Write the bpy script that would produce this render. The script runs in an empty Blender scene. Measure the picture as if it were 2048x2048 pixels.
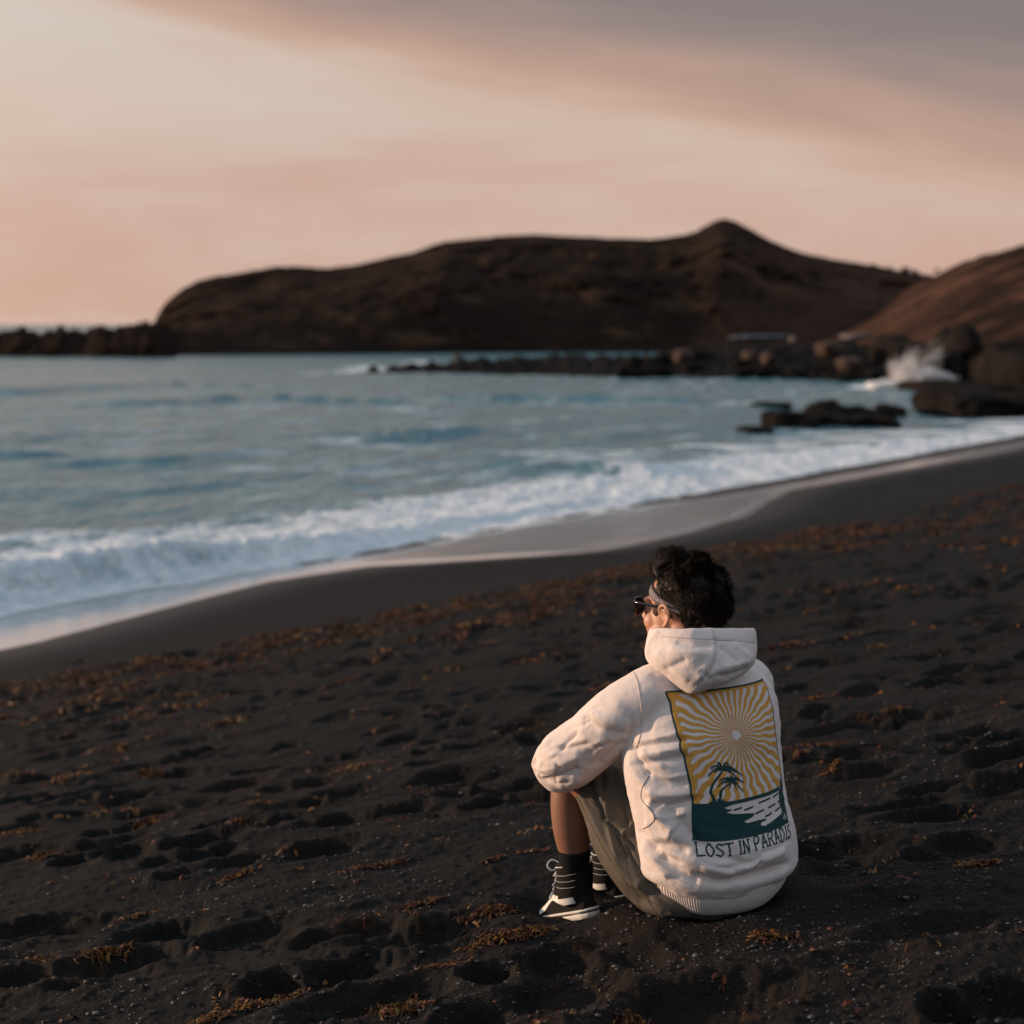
import bpy, bmesh, math, random
import numpy as np
from mathutils import Vector, Matrix
from mathutils.bvhtree import BVHTree
random.seed(7); RNG = np.random.default_rng(11)
sc = bpy.context.scene
COL = sc.collection
R = math.radians

# ------------------------------------------------------------------ camera
FPX = 3150.0; PITCH = R(6.8); CAMZ = 3.0          # focal length in photo pixels, eye height over the sea
cam_d = bpy.data.cameras.new('camera'); cam = bpy.data.objects.new('camera', cam_d); COL.objects.link(cam)
cam.location = (0, 0, CAMZ); cam.rotation_euler = (R(90) - PITCH, 0, 0)
cam_d.sensor_width = 36; cam_d.lens = FPX / 2048 * 36; cam_d.clip_start = .05; cam_d.clip_end = 40000
cam_d.dof.use_dof = True; cam_d.dof.focus_distance = 4.08; cam_d.dof.aperture_fstop = 2.5
sc.camera = cam

# ------------------------------------------------------------------ world and sun
SUN_AZ = -77.0; SUN_EL = 8.0                       # degrees, azimuth measured from +Y towards +X
world = bpy.data.worlds.new('World'); sc.world = world; world.use_nodes = True
sc.view_settings.view_transform = 'Standard'; sc.view_settings.look = 'None'
sc.view_settings.exposure = 0.0; sc.view_settings.gamma = 1; sc.view_settings.use_curve_mapping = False

def s2l(c):
    return tuple(((x/255.)/12.92 if x/255. <= .04045 else ((x/255.+.055)/1.055)**2.4) for x in c)

class NT:
    """small helper for building node trees"""
    def __init__(s, tree): s.t = tree; s.n = tree.nodes; s.l = tree.links; s.n.clear()
    def node(s, typ, **kw):
        n = s.n.new(typ)
        for k, v in kw.items(): setattr(n, k, v)
        return n
    def put(s, sock, v):
        if hasattr(v, 'is_linked') or hasattr(v, 'links'): s.l.new(v, sock)
        elif v is not None: sock.default_value = v
    def math(s, op, a, b=None, c=None, clamp=False):
        n = s.node('ShaderNodeMath', operation=op); n.use_clamp = clamp
        s.put(n.inputs[0], a)
        if b is not None: s.put(n.inputs[1], b)
        if c is not None: s.put(n.inputs[2], c)
        return n.outputs[0]
    def vmath(s, op, a, b=None):
        n = s.node('ShaderNodeVectorMath', operation=op); s.put(n.inputs[0], a)
        if b is not None: s.put(n.inputs[1], b)
        return n.outputs[0]
    def rng(s, v, a, b, c=0., d=1., smooth=True):
        n = s.node('ShaderNodeMapRange', interpolation_type='SMOOTHSTEP' if smooth else 'LINEAR')
        s.put(n.inputs[0], v); n.inputs[1].default_value = a; n.inputs[2].default_value = b
        n.inputs[3].default_value = c; n.inputs[4].default_value = d
        return n.outputs[0]
    def mix(s, f, a, b, mode='MIX'):
        n = s.node('ShaderNodeMix', data_type='RGBA', blend_type=mode)
        s.put(n.inputs[0], f)
        s.put(n.inputs[6], a if not isinstance(a, tuple) else (*a[:3], 1))
        s.put(n.inputs[7], b if not isinstance(b, tuple) else (*b[:3], 1))
        return n.outputs[2]
    def ramp(s, f, stops, interp='B_SPLINE'):
        n = s.node('ShaderNodeValToRGB'); r = n.color_ramp; r.interpolation = interp
        while len(r.elements) > 1: r.elements.remove(r.elements[-1])
        r.elements[0].position = stops[0][0]; r.elements[0].color = (*stops[0][1], 1)
        for p, c in stops[1:]:
            e = r.elements.new(p); e.color = (*c, 1)
        s.put(n.inputs[0], f); return n.outputs[0]
    def noise(s, vec, scale, detail=4, rough=.5, dist=0., typ='FBM', dims='3D'):
        n = s.node('ShaderNodeTexNoise', noise_dimensions=dims, noise_type=typ)
        if vec is not None: s.put(n.inputs['Vector'], vec)
        n.inputs['Scale'].default_value = scale; n.inputs['Detail'].default_value = detail
        n.inputs['Roughness'].default_value = rough; n.inputs['Distortion'].default_value = dist
        return n.outputs[0]
    def comb(s, x, y, z):
        n = s.node('ShaderNodeCombineXYZ'); s.put(n.inputs[0], x); s.put(n.inputs[1], y); s.put(n.inputs[2], z); return n.outputs[0]
    def bump(s, h, strength, dist, normal=None):
        n = s.node('ShaderNodeBump'); n.inputs['Strength'].default_value = strength; n.inputs['Distance'].default_value = dist
        s.put(n.inputs['Height'], h)
        if normal is not None: s.put(n.inputs['Normal'], normal)
        return n.outputs[0]

# sky: low-sun Nishita behind a sheet of evening cloud whose bands are laid out by direction (elevation, azimuth)
w = NT(world.node_tree)
tc = w.node('ShaderNodeTexCoord').outputs['Generated']
sp = w.node('ShaderNodeSeparateXYZ'); w.put(sp.inputs[0], w.vmath('NORMALIZE', tc))
el = w.math('MULTIPLY', w.math('ARCSINE', sp.outputs[2]), 57.2958)
hl = w.math('MAXIMUM', w.math('SQRT', w.math('ADD', w.math('MULTIPLY', sp.outputs[0], sp.outputs[0]), w.math('MULTIPLY', sp.outputs[1], sp.outputs[1]))), .001)
sinaz = w.math('DIVIDE', sp.outputs[0], hl); cosaz = w.math('DIVIDE', sp.outputs[1], hl)
nv = w.comb(w.math('MULTIPLY', sinaz, 3.0), w.math('MULTIPLY', cosaz, 3.0), w.math('MULTIPLY', el, .17))
nv2 = w.comb(w.math('MULTIPLY', sinaz, 3.4), w.math('MULTIPLY', cosaz, 3.4), w.math('MULTIPLY', w.math('ADD', el, w.math('MULTIPLY', sinaz, 9.0)), .32))
n1 = w.noise(nv2, 1.3, 3, .5, .3)
n2 = w.noise(nv, 2.6, 3, .5, .4)
# s: degrees above the slanting lower edge of the grey cloud
s_ = w.math('SUBTRACT', el, w.math('SUBTRACT', 9.1, w.math('MULTIPLY', sinaz, 11.2)))
s_ = w.math('ADD', s_, w.math('MULTIPLY', w.math('SUBTRACT', n1, .5), 4.2))
low = w.ramp(w.math('MULTIPLY', w.math('ADD', el, w.math('MULTIPLY', w.math('SUBTRACT', n2, .5), 3.2)), 1/14.),
             [(0, s2l((206, 170, 152))), (.10, s2l((205, 168, 150))), (.28, s2l((206, 173, 158))), (.45, s2l((208, 183, 169))),
              (.60, s2l((209, 193, 181))), (.80, s2l((208, 197, 188))), (1, s2l((206, 200, 193)))])
# soft peach cloud bars in the open sky
bars = w.rng(w.noise(w.comb(w.math('MULTIPLY', sinaz, 2.3), w.math('MULTIPLY', cosaz, 2.3), w.math('MULTIPLY', el, .42)), 1.9, 3, .5, .2), .50, .68)
bars = w.math('MULTIPLY', bars, w.math('MULTIPLY', w.rng(el, 3.0, 5.0), w.rng(el, 7.8, 6.2)))
mott = w.noise(w.comb(w.math('MULTIPLY', sinaz, 9), w.math('MULTIPLY', cosaz, 9), w.math('MULTIPLY', el, .55)), 1.0, 4, .6)
low = w.mix(w.math('MULTIPLY', w.rng(mott, .35, .7), .35), low, s2l((214, 198, 186)))
low = w.mix(w.math('MULTIPLY', bars, .55), low, s2l((203, 167, 151)))
cloud = w.ramp(w.math('MULTIPLY', w.math('ADD', s_, 1.9), 1/9.5),
               [(0, s2l((210, 188, 172))), (.12, s2l((206, 170, 150))), (.26, s2l((188, 156, 141))), (.42, s2l((158, 140, 134))),
                (.55, s2l((137, 126, 125))), (1, s2l((128, 121, 124)))])
sky = w.mix(w.rng(s_, -2.6, .3), low, cloud)
# right of the frame the light goes a little duller, left of it brighter, towards the sun
sky = w.mix(w.rng(sinaz, .12, 1.0), sky, w.mix(1., sky, (.86, .86, .90), 'MULTIPLY'))
sunv = Vector((math.sin(R(SUN_AZ))*math.cos(R(SUN_EL)), math.cos(R(SUN_AZ))*math.cos(R(SUN_EL)), math.sin(R(SUN_EL))))
dn = w.node('ShaderNodeVectorMath', operation='DOT_PRODUCT'); w.put(dn.inputs[0], w.vmath('NORMALIZE', tc)); dn.inputs[1].default_value = sunv
glow = w.math('POWER', w.rng(dn.outputs['Value'], .35, 1.0, smooth=False), 2.0)
sky = w.mix(glow, sky, w.mix(1., sky, (1.7, 1.5, 1.3), 'MULTIPLY'))
# the side of the sky away from the sunset is cool dusk grey blue
cool = w.math('MAXIMUM', w.math('MULTIPLY', w.rng(cosaz, .55, -.35), .92), w.math('MULTIPLY', w.rng(el, 13, 30), .80))
sky = w.mix(cool, sky, w.mix(n2, s2l((132, 146, 164)), s2l((170, 178, 188))))
sky = w.mix(w.math('MULTIPLY', w.rng(el, 16, 48), .85), sky, w.mix(n2, s2l((178, 195, 214)), s2l((208, 216, 224))))
# high overhead the cloud thins to dusk blue from the Nishita sky
nish = w.node('ShaderNodeTexSky', sky_type='NISHITA'); nish.sun_disc = False; nish.sun_elevation = R(SUN_EL); nish.sun_rotation = R(SUN_AZ)
nish.air_density = 1.2; nish.dust_density = 2.0
nsky = w.mix(1., nish.outputs[0], (.15, .15, .15), 'MULTIPLY')
zen = w.math('MULTIPLY', w.rng(w.math('ADD', el, w.math('MULTIPLY', w.math('SUBTRACT', n1, .5), 20)), 18, 45), .15)
sky = w.mix(zen, sky, nsky)
bg = w.node('ShaderNodeBackground'); w.put(bg.inputs[0], sky); bg.inputs[1].default_value = 1.0
wo = w.node('ShaderNodeOutputWorld'); w.put(wo.inputs[0], bg.outputs[0])

sd = bpy.data.lights.new('sun', 'SUN'); so = bpy.data.objects.new('sun', sd); COL.objects.link(so)
sd.energy = 4.5; sd.angle = R(2.5); sd.color = (1.0, .70, .48)
so.rotation_euler = sunv.to_track_quat('Z', 'Y').to_euler()

# ------------------------------------------------------------------ photo pixel -> world
CA, SA = math.cos(PITCH), math.sin(PITCH)
def ray(px, py):
    u = (px-1024)/FPX; v = -(py-1024)/FPX
    return np.array([u, CA+v*SA, -SA+v*CA])
def aty(px, py, y):
    d = ray(px, py); return np.array([0, 0, CAMZ]) + d*(y/d[1])
SLOPE = .1455; P0 = (-4.6, 14.3)
def beach(u): return np.where(u > 4, SLOPE*u, np.where(u > 0, .121+.085*u+.0605/8*u*u, .121+.085*u))   # height of the smooth beach face
def uv(x, y): return (x-P0[0])*.819-(y-P0[1])*.574, x*.574+y*.819      # distance inland from the mean waterline, distance along it
def xy(u, v):                                                          # inverse of uv
    a = u + P0[0]*.819 - P0[1]*.574
    return a*.819+v*.574, v*.819-a*.574
def ground(px, py):
    d = ray(px, py); u0 = uv(0, 0)[0]
    t = (SLOPE*u0-CAMZ)/(d[2]-SLOPE*(d[0]*.819-d[1]*.574)); return np.array([0, 0, CAMZ])+t*d
def seap(px, py, z=0.):
    d = ray(px, py); t = (z-CAMZ)/d[2]; return np.array([0, 0, CAMZ])+t*d

# ------------------------------------------------------------------ numpy noise
def _h(ix, iy, iz=0, seed=0):
    n = (ix*374761393 + iy*668265263 + iz*2147483647 + seed*1274126177) & 0xffffffff
    n = ((n ^ (n >> 13))*1274126177) & 0xffffffff
    n = ((n ^ (n >> 15))*2246822519) & 0xffffffff
    return ((n ^ (n >> 16)) & 0xffff)/65535.
def vn2(x, y, seed=0):
    x = np.asarray(x, float); y = np.asarray(y, float)
    ix = np.floor(x).astype(np.int64); iy = np.floor(y).astype(np.int64); fx = x-ix; fy = y-iy
    fx = fx*fx*(3-2*fx); fy = fy*fy*(3-2*fy)
    a = _h(ix, iy, 0, seed); b = _h(ix+1, iy, 0, seed); c = _h(ix, iy+1, 0, seed); d = _h(ix+1, iy+1, 0, seed)
    return (a+(b-a)*fx)*(1-fy)+(c+(d-c)*fx)*fy
def fbm2(x, y, o=4, seed=0, g=.5):
    s = 0; a = 1; t = 0
    for k in range(o): s = s+a*vn2(x*2**k+k*17.3, y*2**k-k*9.1, seed+k); t += a; a *= g
    return s/t
def vn3(p, seed=0):
    i = np.floor(p).astype(np.int64); f = p-i; f = f*f*(3-2*f); r = 0
    for dx in (0, 1):
        for dy in (0, 1):
            for dz in (0, 1):
                wgt = (f[:, 0] if dx else 1-f[:, 0])*(f[:, 1] if dy else 1-f[:, 1])*(f[:, 2] if dz else 1-f[:, 2])
                r = r+wgt*_h(i[:, 0]+dx, i[:, 1]+dy, i[:, 2]+dz, seed)
    return r
def fbm3(p, o=4, seed=0, g=.5):
    s = 0; a = 1; t = 0
    for k in range(o): s = s+a*vn3(p*2**k+k*7.7, seed+k); t += a; a *= g
    return s/t
def sstep(a, b, x):
    t = np.clip((np.asarray(x, float)-a)/(b-a), 0, 1); return t*t*(3-2*t)

# ------------------------------------------------------------------ object helpers
def tag(o, label=None, cat=None, group=None, kind=None):
    if label: o['label'] = label
    if cat: o['category'] = cat
    if group: o['group'] = group
    if kind: o['kind'] = kind
    return o
def mesh_np(name, V, Fq, mat, parent=None, smooth=True, attrs=None, mats=None, mi=None):
    """mesh from a vertex array and an (n,3) or (n,4) face array"""
    V = np.asarray(V, np.float32); Fq = np.asarray(Fq, np.int32); k = Fq.shape[1]
    me = bpy.data.meshes.new(name)
    me.vertices.add(len(V)); me.vertices.foreach_set('co', V.ravel())
    me.loops.add(Fq.size); me.loops.foreach_set('vertex_index', Fq.ravel())
    me.polygons.add(len(Fq)); me.polygons.foreach_set('loop_start', np.arange(0, Fq.size, k, dtype=np.int32))
    me.polygons.foreach_set('loop_total', np.full(len(Fq), k, np.int32))
    me.update(calc_edges=True)
    if smooth: me.polygons.foreach_set('use_smooth', np.ones(len(Fq), bool))
    if attrs:
        for an, av in attrs.items():
            if av.ndim == 2:
                at = me.attributes.new(an, 'FLOAT_COLOR', 'POINT'); at.data.foreach_set('color', np.c_[av, np.ones(len(av))].astype(np.float32).ravel())
            else:
                at = me.attributes.new(an, 'FLOAT', 'POINT'); at.data.foreach_set('value', av.astype(np.float32))
    for m_ in (mats or [mat]): me.materials.append(m_)
    if mi is not None: me.polygons.foreach_set('material_index', np.asarray(mi, np.int32))
    o = bpy.data.objects.new(name, me); COL.objects.link(o)
    if parent: o.parent = parent
    return o
def empty(name, loc=(0, 0, 0)):
    o = bpy.data.objects.new(name, None); COL.objects.link(o); o.location = loc; o.empty_display_size = .1; return o
def grid_faces(nr, nc, wrap=False):
    i = np.arange(nr-1)[:, None]; j = np.arange(nc if wrap else nc-1)[None]
    j2 = (j+1) % nc
    return np.stack([i*nc+j, i*nc+j2, (i+1)*nc+j2, (i+1)*nc+j], -1).reshape(-1, 4)
def material(name):
    m_ = bpy.data.materials.new(name); m_.use_nodes = True; t = NT(m_.node_tree)
    out = t.node('ShaderNodeOutputMaterial'); b = t.node('ShaderNodeBsdfPrincipled'); t.l.new(b.outputs[0], out.inputs[0])
    return m_, t, b, out
def pos(t): return t.node('ShaderNodeTexCoord').outputs['Object']
def attr(t, name, out='Fac'): n = t.node('ShaderNodeAttribute'); n.attribute_name = name; return n.outputs[out]
def simple(name, col, rough=.6, spec=.5, nscale=0, namt=.15, bscale=0, bdist=.001, metal=0., sheen=0.):
    m_, t, b, out = material(name)
    c = col
    if nscale:
        n = t.noise(pos(t), nscale, 5, .6)
        c = t.mix(n, tuple(x*(1-namt) for x in col), tuple(min(1, x*(1+namt)) for x in col))
        t.put(b.inputs['Base Color'], c)
    else: b.inputs['Base Color'].default_value = (*col, 1)
    b.inputs['Roughness'].default_value = rough; b.inputs['Specular IOR Level'].default_value = spec; b.inputs['Metallic'].default_value = metal
    if sheen: b.inputs['Sheen Weight'].default_value = sheen; b.inputs['Sheen Roughness'].default_value = .5
    if bscale: t.put(b.inputs['Normal'], t.bump(t.noise(pos(t), bscale, 4, .6), .8, bdist))
    return m_
# ================================================================== THE BEACH
# shoreline curves as functions of v, the distance along the waterline
_ev = [-60, 0, 6, 9, 10.75, 13, 14.4, 15.1, 15.6, 17.4, 19.8, 22.3, 24.9, 28, 30.7, 33.4, 37.8, 50, 80]
_eu = [.7, .4, .6, .50, .0, -.55, -.2, 1.2, 2.3, 2.5, 2.1, 1.2, .4, .55, .7, 1.05, 1.0, .8, .7]
_lv = [-60, 8, 9.9, 11.7, 13.6, 15.4, 18.7, 21.5, 24.2, 28.7, 38.6, 80]
_lu = [-1.6, -1.55, -1.55, -1.5, -1.35, -1.0, -1.1, -1.05, -.35, -.16, .15, .0]
_hv = [-60, 10, 14, 17, 22, 27, 33, 48, 80]
_hu = [-8, -7.4, -6.85, -5.7, -5.4, -5.2, -4.7, -2.9, -2.5]
def edge_u(v): return np.interp(v, _ev, _eu) + .10*(fbm2(v*.8, v*0, 2, 41)-.5)
def low_u(v): return np.interp(v, _lv, _lu) + .25*(fbm2(v*1.1, v*0, 3, 42)-.5)
def high_u(v): return np.interp(v, _hv, _hu) + 1.2*(fbm2(v*.7, v*0, 3, 43)-.5)

PERSON_O = np.array([.522, 4.0, 1.473])
def px_ground(px, py): g = ground(px, py); return g[0], g[1]

# footprints and hollows read off the photograph: pixel centre, length and breadth in metres, depth, heading
HOLL = [(205, 1692, .30, .13, .045), (205, 1712, .34, .15, .05), (345, 1702, .42, .17, .055), (150, 1938, .50, .18, .05), (320, 1862, .26, .15, .05),
        (375, 1722, .30, .13, .04), (380, 1610, .32, .12, .04), (440, 1740, .40, .14, .035), (640, 1712, .26, .15, .055), (640, 1960, .34, .19, .06),
        (860, 1870, .36, .2, .06), (700, 1870, .28, .15, .035), (500, 1880, .26, .13, .04), (500, 1858, .3, .12, .03), (700, 1652, .36, .11, .04),
        (770, 1640, .3, .1, .035), (560, 1650, .3, .13, .04), (630, 1605, .34, .12, .045), (600, 1560, .3, .12, .04), (690, 1575, .3, .12, .04),
        (470, 1560, .28, .12, .04), (930, 1598, .28, .1, .045), (880, 1600, .2, .1, .04), (950, 1558, .3, .11, .04), (120, 1855, .3, .13, .04),
        (30, 1860, .4, .14, .045), (1060, 1945, .3, .17, .05), (1060, 2010, .42, .2, .05), (750, 2010, .4, .16, .045), (1360, 1895, .34, .2, .06),
        (1400, 2000, .44, .22, .06), (1680, 1820, .4, .2, .04), (1990, 2010, .28, .18, .06), (1880, 1632, .34, .15, .055), (1810, 1612, .3, .1, .045),
        (1880, 1575, .26, .1, .04), (1670, 1522, .28, .09, .045), (1700, 1530, .2, .08, .04), (1985, 1485, .26, .1, .05), (1830, 1440, .34, .09, .045),
        (1700, 1440, .26, .09, .04), (2010, 1520, .28, .12, .05), (2020, 1560, .3, .12, .05), (1640, 1705, .42, .12, .05), (1700, 1720, .26, .12, .05),
        (1900, 1700, .3, .13, .03), (1980, 1345, .3, .09, .04), (1850, 1320, .34, .1, .04), (1620, 1760, .4, .2, .03), (1850, 1860, .3, .14, .03),
        (240, 1655, .26, .1, .035), (110, 1640, .26, .11, .04), (30, 1710, .36, .13, .045), (60, 1560, .3, .12, .04), (1180, 1905, .24, .12, .03)]

def sand_mesh():
    # rows and columns get denser where the picture looks closest; the sheet still runs all round
    inv = np.linspace(1/2.35, 1/70., 700); rr = np.r_[np.linspace(.05, 2.3, 26), 1/inv, 90, 140]
    aa = np.r_[np.linspace(-180, -34, 40)[:-1], np.linspace(-34, 34, 980), np.linspace(34, 180, 40)[1:]]
    a = np.radians(aa)[None]; r = rr[:, None]
    X = r*np.sin(a); Y = r*np.cos(a)
    U, Vv = uv(X, Y)
    base = beach(U)
    base = np.where(U > 14, SLOPE*14+.05*(U-14), base)
    line = np.interp(Vv, [-60, 8, 10, 15, 20, 60], [2.2, 2.4, 3.1, 4.1, 4.9, 6.6])       # dry, trampled sand begins here
    ch = sstep(-.3, .9, U-line+.8*(fbm2(X*.9, Y*.9, 2, 5)-.5))
    z = .035*(fbm2(X*.5, Y*.5, 3, 1)-.5)*sstep(0, 3, U)
    z = z+ch*((.10-.05*sstep(7, 3, np.sqrt(X*X+Y*Y)))*(fbm2(X*.9+.3*Y, Y*1.3, 3, 2)-.5) + .034*(fbm2(X*4.0, Y*5.2, 3, 3)-.5) + .012*(fbm2(X*15, Y*17, 3, 4)-.5))
    # wind-blown and scuffed streaks
    sx = X*.9+Y*.42; sy = -X*.42+Y*.9
    z = z+ch*.013*(np.abs(fbm2(sx*2.2, sy*9, 3, 9)-.5)*-2+.3)
    # grit in the nearest metres
    near = sstep(8, 3, np.sqrt(X*X+Y*Y))
    z = z+ch*near*(.006*(fbm2(X*60, Y*60, 2, 12)-.5)+.008*np.maximum(0, fbm2(X*34, Y*34, 2, 14)-.58)*4)
    dimples = []
    for (px, py, L, B, D) in HOLL:
        x, y = px_ground(px, py); dimples.append((x, y, L*.56, B*.62, D*1.05, R(random.gauss(14, 8))))
    rg = random.Random(5)
    for k in range(5600):
        # random trampling, thick along the track between the weed line and the seated person
        u = rg.uniform(2.2, 13); v = rg.uniform(-4, 46); x, y = xy(u, v)
        if abs(math.atan2(x, y)) > R(40) or y < 2: continue
        ln = float(np.interp(v, [-60, 8, 10, 15, 20, 60], [2.2, 2.4, 3.1, 4.1, 4.9, 6.6]))
        if u < ln+.2: continue
        if y < 6.5:
            gx, gy = proj(x, y, float(beach(u)))
            if gy > 1620 and rg.random() < .80: continue
        if (x-.4)**2+(y-4.1)**2 < .5: continue
        L = rg.uniform(.09, .17); dimples.append((x, y, L, L*rg.uniform(.38, .6), rg.uniform(.018, .05), R(rg.gauss(16, 20))))
    z0 = z.copy()
    for (x, y, L, B, D, h) in dimples:
        rad = math.hypot(x, y); m_ = max(L, B)*2.4
        i0, i1 = np.searchsorted(rr, rad-m_), np.searchsorted(rr, rad+m_)
        az = math.degrees(math.atan2(x, y)); da = math.degrees(m_/max(rad, .5))
        j0, j1 = np.searchsorted(aa, az-da), np.searchsorted(aa, az+da)
        if i1 <= i0 or j1 <= j0: continue
        dx = X[i0:i1, j0:j1]-x; dy = Y[i0:i1, j0:j1]-y
        p = (dx*math.cos(h)+dy*math.sin(h))/L; q = (-dx*math.sin(h)+dy*math.cos(h))/B
        d = np.sqrt(p*p+q*q)
        if int(x*977+y*613) % 5 < 2:      # a shoe print: ball and heel with a waist between
            d = np.minimum(np.hypot((p-.38)/.66, q/.95), np.hypot((p+.58)/.42, q/.72))
        d = d*(1+.45*(fbm2(dx*9+x*7, dy*9+y*5, 3, 21)-.5)+.22*(fbm2(dx*34, dy*34, 2, 22)-.5))
        hollow = -D*(1-sstep(.38, 1.12, d)); rim = D*.22*np.exp(-((d-1.22)/.26)**2)*(1+.5*p*0+.5*np.clip(q, -1, 1))
        z[i0:i1, j0:j1] += hollow+rim
    # the seat of the person pressed into the sand, and hollows under the shoes
    O = PERSON_O
    dx = X-O[0]; dy = Y-O[1]
    k = np.exp(-(dx*dx+dy*dy)/(.42**2))
    zt = O[2]-.012
    z = z*(1-.85*np.clip(k*1.5, 0, 1))+.035*np.exp(-((np.sqrt(dx*dx+dy*dy)-.24)/.09)**2)
    for (fx, fy, fz, rad) in FEET:
        kk = np.exp(-(((X-fx)**2+(Y-fy)**2)/(rad**2))**1.5)
        z = z*(1-kk)+(fz-base)*kk
    Z = base+z
    wet = 1-sstep(.0, 1.5, U-edge_u(Vv))
    return X, Y, Z, U, Vv, ch, wet, rr, aa
def proj(x, y, z):
    z -= CAMZ; d = y*CA-z*SA; return 1024+FPX*x/d, 1024-FPX*(y*SA+z*CA)/d
FEET = [(.10, 4.25, 1.347, .11), (.20, 4.16, 1.372, .12), (.30, 4.42, 1.355, .15)]
X, Y, Z, U, Vv, CH, WET, RR, AA = sand_mesh()
def sand_z(x, y):
    r = math.hypot(x, y); a = math.degrees(math.atan2(x, y))
    i = int(np.clip(np.searchsorted(RR, r), 1, len(RR)-1)); j = int(np.clip(np.searchsorted(AA, a), 1, len(AA)-1))
    fi = (r-RR[i-1])/(RR[i]-RR[i-1]); fj = (a-AA[j-1])/(AA[j]-AA[j-1])
    return (Z[i-1, j-1]*(1-fi)+Z[i, j-1]*fi)*(1-fj)+(Z[i-1, j]*(1-fi)+Z[i, j]*fi)*fj
def sand_zv(x, y):
    r = np.hypot(x, y); a = np.degrees(np.arctan2(x, y))
    i = np.clip(np.searchsorted(RR, r), 1, len(RR)-1); j = np.clip(np.searchsorted(AA, a), 1, len(AA)-1)
    fi = (r-RR[i-1])/(RR[i]-RR[i-1]); fj = (a-AA[j-1])/(AA[j]-AA[j-1])
    return (Z[i-1, j-1]*(1-fi)+Z[i, j-1]*fi)*(1-fj)+(Z[i-1, j]*(1-fi)+Z[i, j]*fi)*fj

m_sand, t, b, _ = material('black_sand')
p = pos(t); ch = attr(t, 'churn'); wt = attr(t, 'wet')
fine = t.noise(p, 420, 2, .6); mid = t.noise(p, 38, 5, .65); big = t.noise(p, 1.3, 4, .55)
c = t.mix(t.rng(mid, .35, .65), (.0062, .0062, .0064), (.0112, .0106, .0104))
c = t.mix(t.math('MULTIPLY', ch, .8), c, t.mix(1., c, t.mix(t.rng(t.noise(p, 260, 3, .75), .36, .66), (.35, .35, .35), (1.9, 1.85, 1.8)), 'MULTIPLY'))
c = t.mix(t.math('MULTIPLY', t.rng(big, .45, .66), t.math('MULTIPLY', ch, .6)), c, (.017, .0115, .0085))
c = t.mix(t.math('MULTIPLY', t.rng(t.noise(p, 7, 5, .7), .60, .72), t.math('MULTIPLY', ch, t.rng(t.noise(p, .9, 3, .5), .42, .6))), c, (.050, .022, .008))
vor = t.node('ShaderNodeTexVoronoi'); t.put(vor.inputs['Vector'], p); vor.inputs['Scale'].default_value = 230
sc_ = t.node('ShaderNodeSeparateColor'); t.put(sc_.inputs[0], vor.outputs['Color'])
spk = t.math('MULTIPLY', t.rng(sc_.outputs[0], .90, .96), t.rng(vor.outputs['Distance'], .5, .25))
spk = t.math('MULTIPLY', spk, t.math('MULTIPLY', ch, .45))
c = t.mix(spk, c, t.mix(sc_.outputs[1], (.11, .095, .085), (.075, .045, .03)))
c = t.mix(t.math('MULTIPLY', wt, .55), c, (.013, .0125, .0135))
t.put(b.inputs['Base Color'], c)
t.put(b.inputs['Roughness'], t.math('SUBTRACT', .78, t.math('MULTIPLY', wt, .38)))
b.inputs['Specular IOR Level'].default_value = .09
nb = t.bump(t.noise(p, 85, 4, .7), .9, .006)
nb = t.bump(t.math('MULTIPLY', fine, ch), .9, .0022, nb)
n_ = t.node('ShaderNodeMix', data_type='VECTOR'); gn = t.node('ShaderNodeNewGeometry').outputs['Normal']
t.put(n_.inputs[0], t.rng(ch, 0, 1, .25, 1)); t.put(n_.inputs[4], gn); t.put(n_.inputs[5], nb)
t.put(b.inputs['Normal'], n_.outputs[1])
nr, nc = X.shape
sand = mesh_np('beach_sand', np.stack([X, Y, Z], -1).reshape(-1, 3), grid_faces(nr, nc)[:, ::-1], m_sand,
               attrs=dict(churn=CH.ravel(), wet=WET.ravel()))
tag(sand, 'black volcanic sand beach, trampled into hollows, sloping to the sea', None, None, 'structure')

# ------------------------------------------------------------------ pebbles and grit lying on the sand
def ico(sub):
    bm = bmesh.new(); bmesh.ops.create_icosphere(bm, subdivisions=sub, radius=1)
    V = np.array([v.co[:] for v in bm.verts]); Fq = np.array([[q.index for q in f.verts] for f in bm.faces]); bm.free(); return V, Fq
def scatter_blobs(name, P, S, mats, mi, flat=.6, seed=0, parent=None):
    V0 = np.array([(1, 0, 0), (-1, 0, 0), (0, 1, 0), (0, -1, 0), (0, 0, 1), (0, 0, -1)], float); F0 = np.array([(0, 2, 4), (2, 1, 4), (1, 3, 4), (3, 0, 4), (2, 0, 5), (1, 2, 5), (3, 1, 5), (0, 3, 5)]); rg = np.random.default_rng(seed); n = len(P)
    sh = np.stack([rg.uniform(.7, 1.3, n), rg.uniform(.7, 1.2, n), rg.uniform(.4, .8, n)*flat/.6], -1)
    ang = rg.uniform(0, 6.28, n)
    V = V0[None]*sh[:, None]*S[:, None, None]*(1+.18*rg.standard_normal((n, len(V0), 1)))
    ca, sa = np.cos(ang)[:, None], np.sin(ang)[:, None]
    V = np.stack([V[..., 0]*ca-V[..., 1]*sa, V[..., 0]*sa+V[..., 1]*ca, V[..., 2]], -1)+P[:, None]
    Fq = (F0[None]+(np.arange(n)*len(V0))[:, None, None]).reshape(-1, 3)
    return mesh_np(name, V.reshape(-1, 3), Fq, None, parent, True, mats=mats, mi=np.repeat(mi, len(F0)))
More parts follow.
